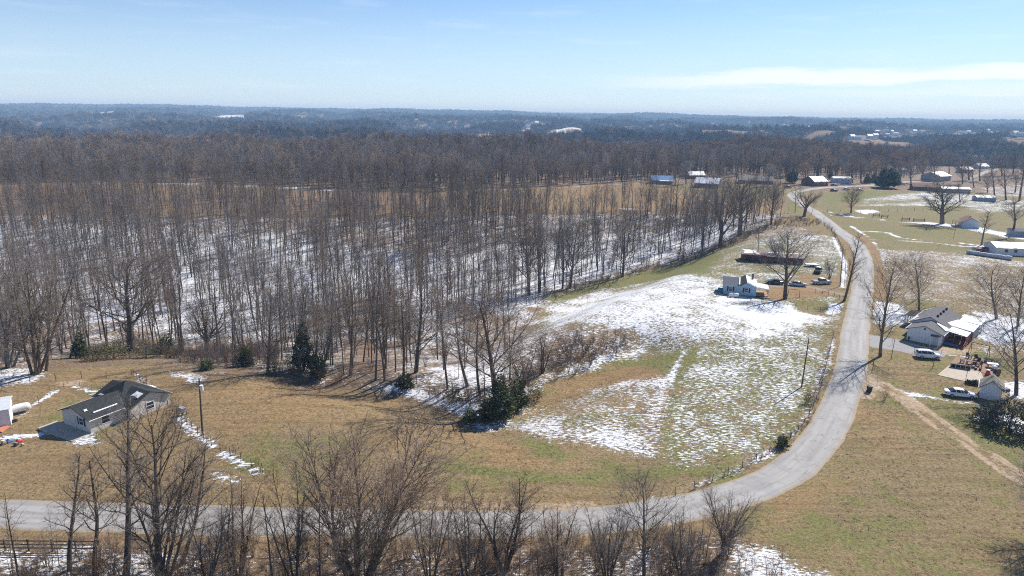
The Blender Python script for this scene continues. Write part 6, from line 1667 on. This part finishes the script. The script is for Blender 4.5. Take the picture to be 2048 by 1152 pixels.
def swing_set(px, rot, h, w, mat, label):
    x, y, z = at(*px); t = thing('swing_set', label, 'swing set', (x, y, z), math.radians(rot))
    part('crossbar', MB().tube([(-w / 2, 0, h), (w / 2, 0, h)], .06, 6), mat, t)
    for s in (-1, 1):
        for q in (-1, 1): part('leg', MB().tube([(s * w / 2, 0, h), (s * (w / 2 + .15), q * h * .45, -.1)], .055, 6), mat, t)
    for k in (-.25, .25):
        sw = part('swing', MB().box(k * w - .22, k * w + .22, -.1, .1, .5, .54), 'dark_open', t)
        for s in (-.2, .2): part('rope', MB().tube([(k * w + s, 0, .54), (k * w + s, 0, h)], .012, 4), 'wire', sw)
swing_set((1957, 711), -50, 2.4, 3.0, 'pole_wood', 'A-frame swing set on the grass behind the gravel bed')
swing_set((1587, 594), -20, 2.0, 2.6, 'tan_wood', 'weathered A-frame swing set beside the thick-trunked tree')
def gas_tank(px, rot, L, r, label):
    x, y, z = at(*px); t = thing('propane_tank', label, 'gas tank', (x, y, z), math.radians(rot))
    n = 8; pts = []; rs = []
    for i in range(5): a = math.pi / 2 * i / 4; pts.append((-L / 2 + r - r * math.cos(a), 0, r + .25)); rs.append(max(.02, r * math.sin(a)))
    for i in range(5): a = math.pi / 2 * i / 4; pts.append((L / 2 - r + r * math.sin(a), 0, r + .25)); rs.append(max(.02, r * math.cos(a)))
    part('shell', MB().tube(pts, rs, 14), 'tank_white', t, smooth=True)
    part('valve_dome', MB().tube([(0, 0, 2 * r + .2), (0, 0, 2 * r + .38)], .16, 10), 'block', t)
    for s in (-L * .28, L * .28): part('foot', MB().box(s - .1, s + .1, -r * .6, r * .6, -.05, .32), 'block', t)
gas_tank((1467, 595), -4, 2.6, .46, 'white propane tank lying in the shadow of the blue house')
gas_tank((27, 829), 42, 4.6, .62, 'long white tank beside the building at the left edge')
BL = 'row of wrapped round bales by the red pickup'
a_, b_ = np.array(G(1938, 508)), np.array(G(2018, 520)); nb = 11
bm = MB().tube([(-.74, 0, .72), (-.70, 0, .72), (.70, 0, .72), (.74, 0, .72)], [.62, .72, .72, .62], 16).mesh('bale', 'bale')
for i in range(nb):
    p = a_ + (b_ - a_) * i / (nb - 1)
    o = link('round_bale', bm, None, (p[0], p[1], hz(*p) - .03), math.atan2(*(b_ - a_)[::-1])); o.scale = (1.0, rnd.uniform(.92, 1.05), rnd.uniform(.92, 1.05))
    tag(o, ['first wrapped bale at the free left end of the row', 'second wrapped bale from the free left end', 'third wrapped bale from the free left end', 'fourth wrapped bale from the free left end', 'fifth wrapped bale from the free left end', 'middle wrapped bale of the long row', 'fifth wrapped bale counting from the mobile home', 'fourth wrapped bale counting from the mobile home', 'third wrapped bale counting from the mobile home', 'second wrapped bale counting from the mobile home', 'last wrapped bale nearest the mobile home'][i], 'hay bale', BL)
x, y, z = at(1738, 784)
t = thing('wheelie_bin', 'dark green rubbish bin at the mouth of the dirt track', 'bin', (x, y, z), .2)
part('body', MB().add([(-.25, -.28, 0.05), (.25, -.28, .05), (.25, .28, .05), (-.25, .28, .05), (-.31, -.36, 1.0), (.31, -.36, 1.0), (.31, .36, 1.0), (-.31, .36, 1.0)], [(3, 2, 1, 0), (4, 5, 6, 7), (0, 1, 5, 4), (1, 2, 6, 5), (2, 3, 7, 6), (3, 0, 4, 7)]), 'bin', t)
part('lid', MB().box(-.33, .33, -.40, .40, 1.003, 1.07), 'bin', t)
for s in (-.24, .24): part('wheel', MB().tube([(s - .04, .3, .12), (s + .04, .3, .12)], .12, 10), 'tyre', t)
x, y, z = at(1622, 533)
t = thing('flat_trailer', 'snow-covered flat trailer left of the small dense tree', 'trailer', (x, y, z), -.1)
part('bed', MB().box(-1.9, 1.9, -1, 1, .55, .7), 'dark_wood', t); part('snow_cover', MB().box(-1.85, 1.85, -.95, .95, .702, .85), 'snow', t)
for s in (-1, 1): part('wheel', MB().tube([(.3, s * 1.02, .33), (.3, s * 1.2, .33)], .33, 12), 'tyre', t)
x, y, z = at(303, 784)
t = thing('well_house', 'small box with a snowy lid by the fence behind the dark-roofed house', 'box', (x, y, z), -.5)
part('body', MB().box(-.6, .6, -.4, .4, -.2, .8), 'old_white', t); part('lid', MB().box(-.68, .68, -.48, .48, .802, .95), 'snow', t)
x, y, z = at(366, 829)
t = thing('metal_hutch', 'grey metal hutch on legs in the weedy fence line', 'hutch', (x, y, z), -.6)
part('box', MB().box(-.55, .55, -.35, .35, .6, 1.15), 'grey_wall', t)
for sx in (-.5, .5):
    for sy in (-.3, .3): part('leg', MB().box(sx - .04, sx + .04, sy - .04, sy + .04, -.2, .6), 'post_wood', t)
slab_on_ground('floor_mat', 'orange sheet lying by the building at the left edge', 'mat', [(-12, 858), (6, 848), (20, 854), (4, 866)], 'orange_mat', .12, .08)
x, y, z = at(29, 843); t = thing('old_tyre', 'black tyre lying by the corner of the left-edge building', 'tyre', (x, y, z)); part('ring', MB().tube([(.34 * math.cos(a * .524), .34 * math.sin(a * .524), .12) for a in range(13)], .12, 8), 'tyre', t)
TOY = 'toys strewn on the left lawn'
for px, py, mat, sz, lb, nm in [(39, 884, 'red_plastic', .38, 'bright red toy box on the left lawn', 'toy_box'), (20, 884, 'blue_plastic', .42, 'blue and white toy house on the left lawn', 'toy_house'), (8, 888, 'tan_wood', .40, 'tan toy crate at the left edge of the lawn', 'toy_crate'), (33, 891, 'car_black', .32, 'black toy barrow left of the yellow toy', 'toy_barrow'), (46, 891, 'dry_plant', .2, 'tiny yellow toy on the left lawn', 'toy_block')]:
    x, y, z = at(px, py); t = thing(nm, lb, 'toy', (x, y, z), rnd.uniform(0, 3), TOY)
    part('body', loft(MB(), [(-sz, .05, sz * .8, sz * .7, sz * .6), (-sz * .5, .03, sz * 1.3, sz * .75, sz * .6), (sz * .6, .03, sz * 1.2, sz * .75, sz * .5), (sz, .05, sz * .6, sz * .6, sz * .5)]), mat, t)
    part('lid', MB().box(-sz * .5, sz * .5, -sz * .5, sz * .5, sz * 1.3, sz * 1.42), 'white_plastic' if mat != 'car_black' else 'grey_wall', t)
# mailbox by the blue house drive
x, y, z = at(1692, 592); t = thing('mailbox', 'grey mailbox on a post where the drive to the blue house meets the road', 'mailbox', (x, y, z), -.3)
part('post', MB().box(-.05, .05, -.05, .05, -.3, 1.1), 'post_wood', t); part('box', MB().box(-.2, .2, -.28, .28, 1.102, 1.36), 'grey_wall', t); part('flag', MB().box(.2, .22, -.1, .1, 1.25, 1.5), 'red_plastic', t)

# service line from the pole to the dark-roofed house
p_, q_ = np.array(at(400, 866)) + [0, 0, 7.4], np.array([lh.location.x + 7.5, lh.location.y + 1.5, lh.location.z + 3.2])
o = link('service_wire', MB().tube([tuple(p_ + (q_ - p_) * i / 10 - np.array([0, 0, 1.0 * (1 - (i / 5 - 1) ** 2)])) for i in range(11)], .014, 4).mesh('service_wire', 'wire'))
tag(o, 'thin service wire from the transformer pole to the dark-roofed house', 'wire')
# ------------------------------------------------------------------ haze
def haze_box():
    m = bpy.data.materials.new('haze'); m.use_nodes = True
    t = m.node_tree; t.nodes.clear()
    out = t.nodes.new('ShaderNodeOutputMaterial'); pv = t.nodes.new('ShaderNodeVolumePrincipled')
    pv.inputs['Color'].default_value = (0.40, 0.66, 1.0, 1)
    pv.inputs['Density'].default_value = 0.000165
    pv.inputs['Absorption Color'].default_value = (.45, .45, .45, 1)
    pv.inputs['Anisotropy'].default_value = 0.0
    t.links.new(pv.outputs[0], out.inputs['Volume'])
    zmax = max(float(GZ.max()) + 35, CAMH + 6)
    mb = MB().box(-14200, 14200, -2200, 15300, float(GZ.min()) - 1.0, zmax)
    o = link('haze', mb.mesh('haze', m))
    o['kind'] = 'stuff'; o['label'] = 'thin blue haze over the distant hills'
haze_box()
print('objects', len(bpy.data.objects), 'tris', sum(len(m.polygons) for m in bpy.data.meshes))
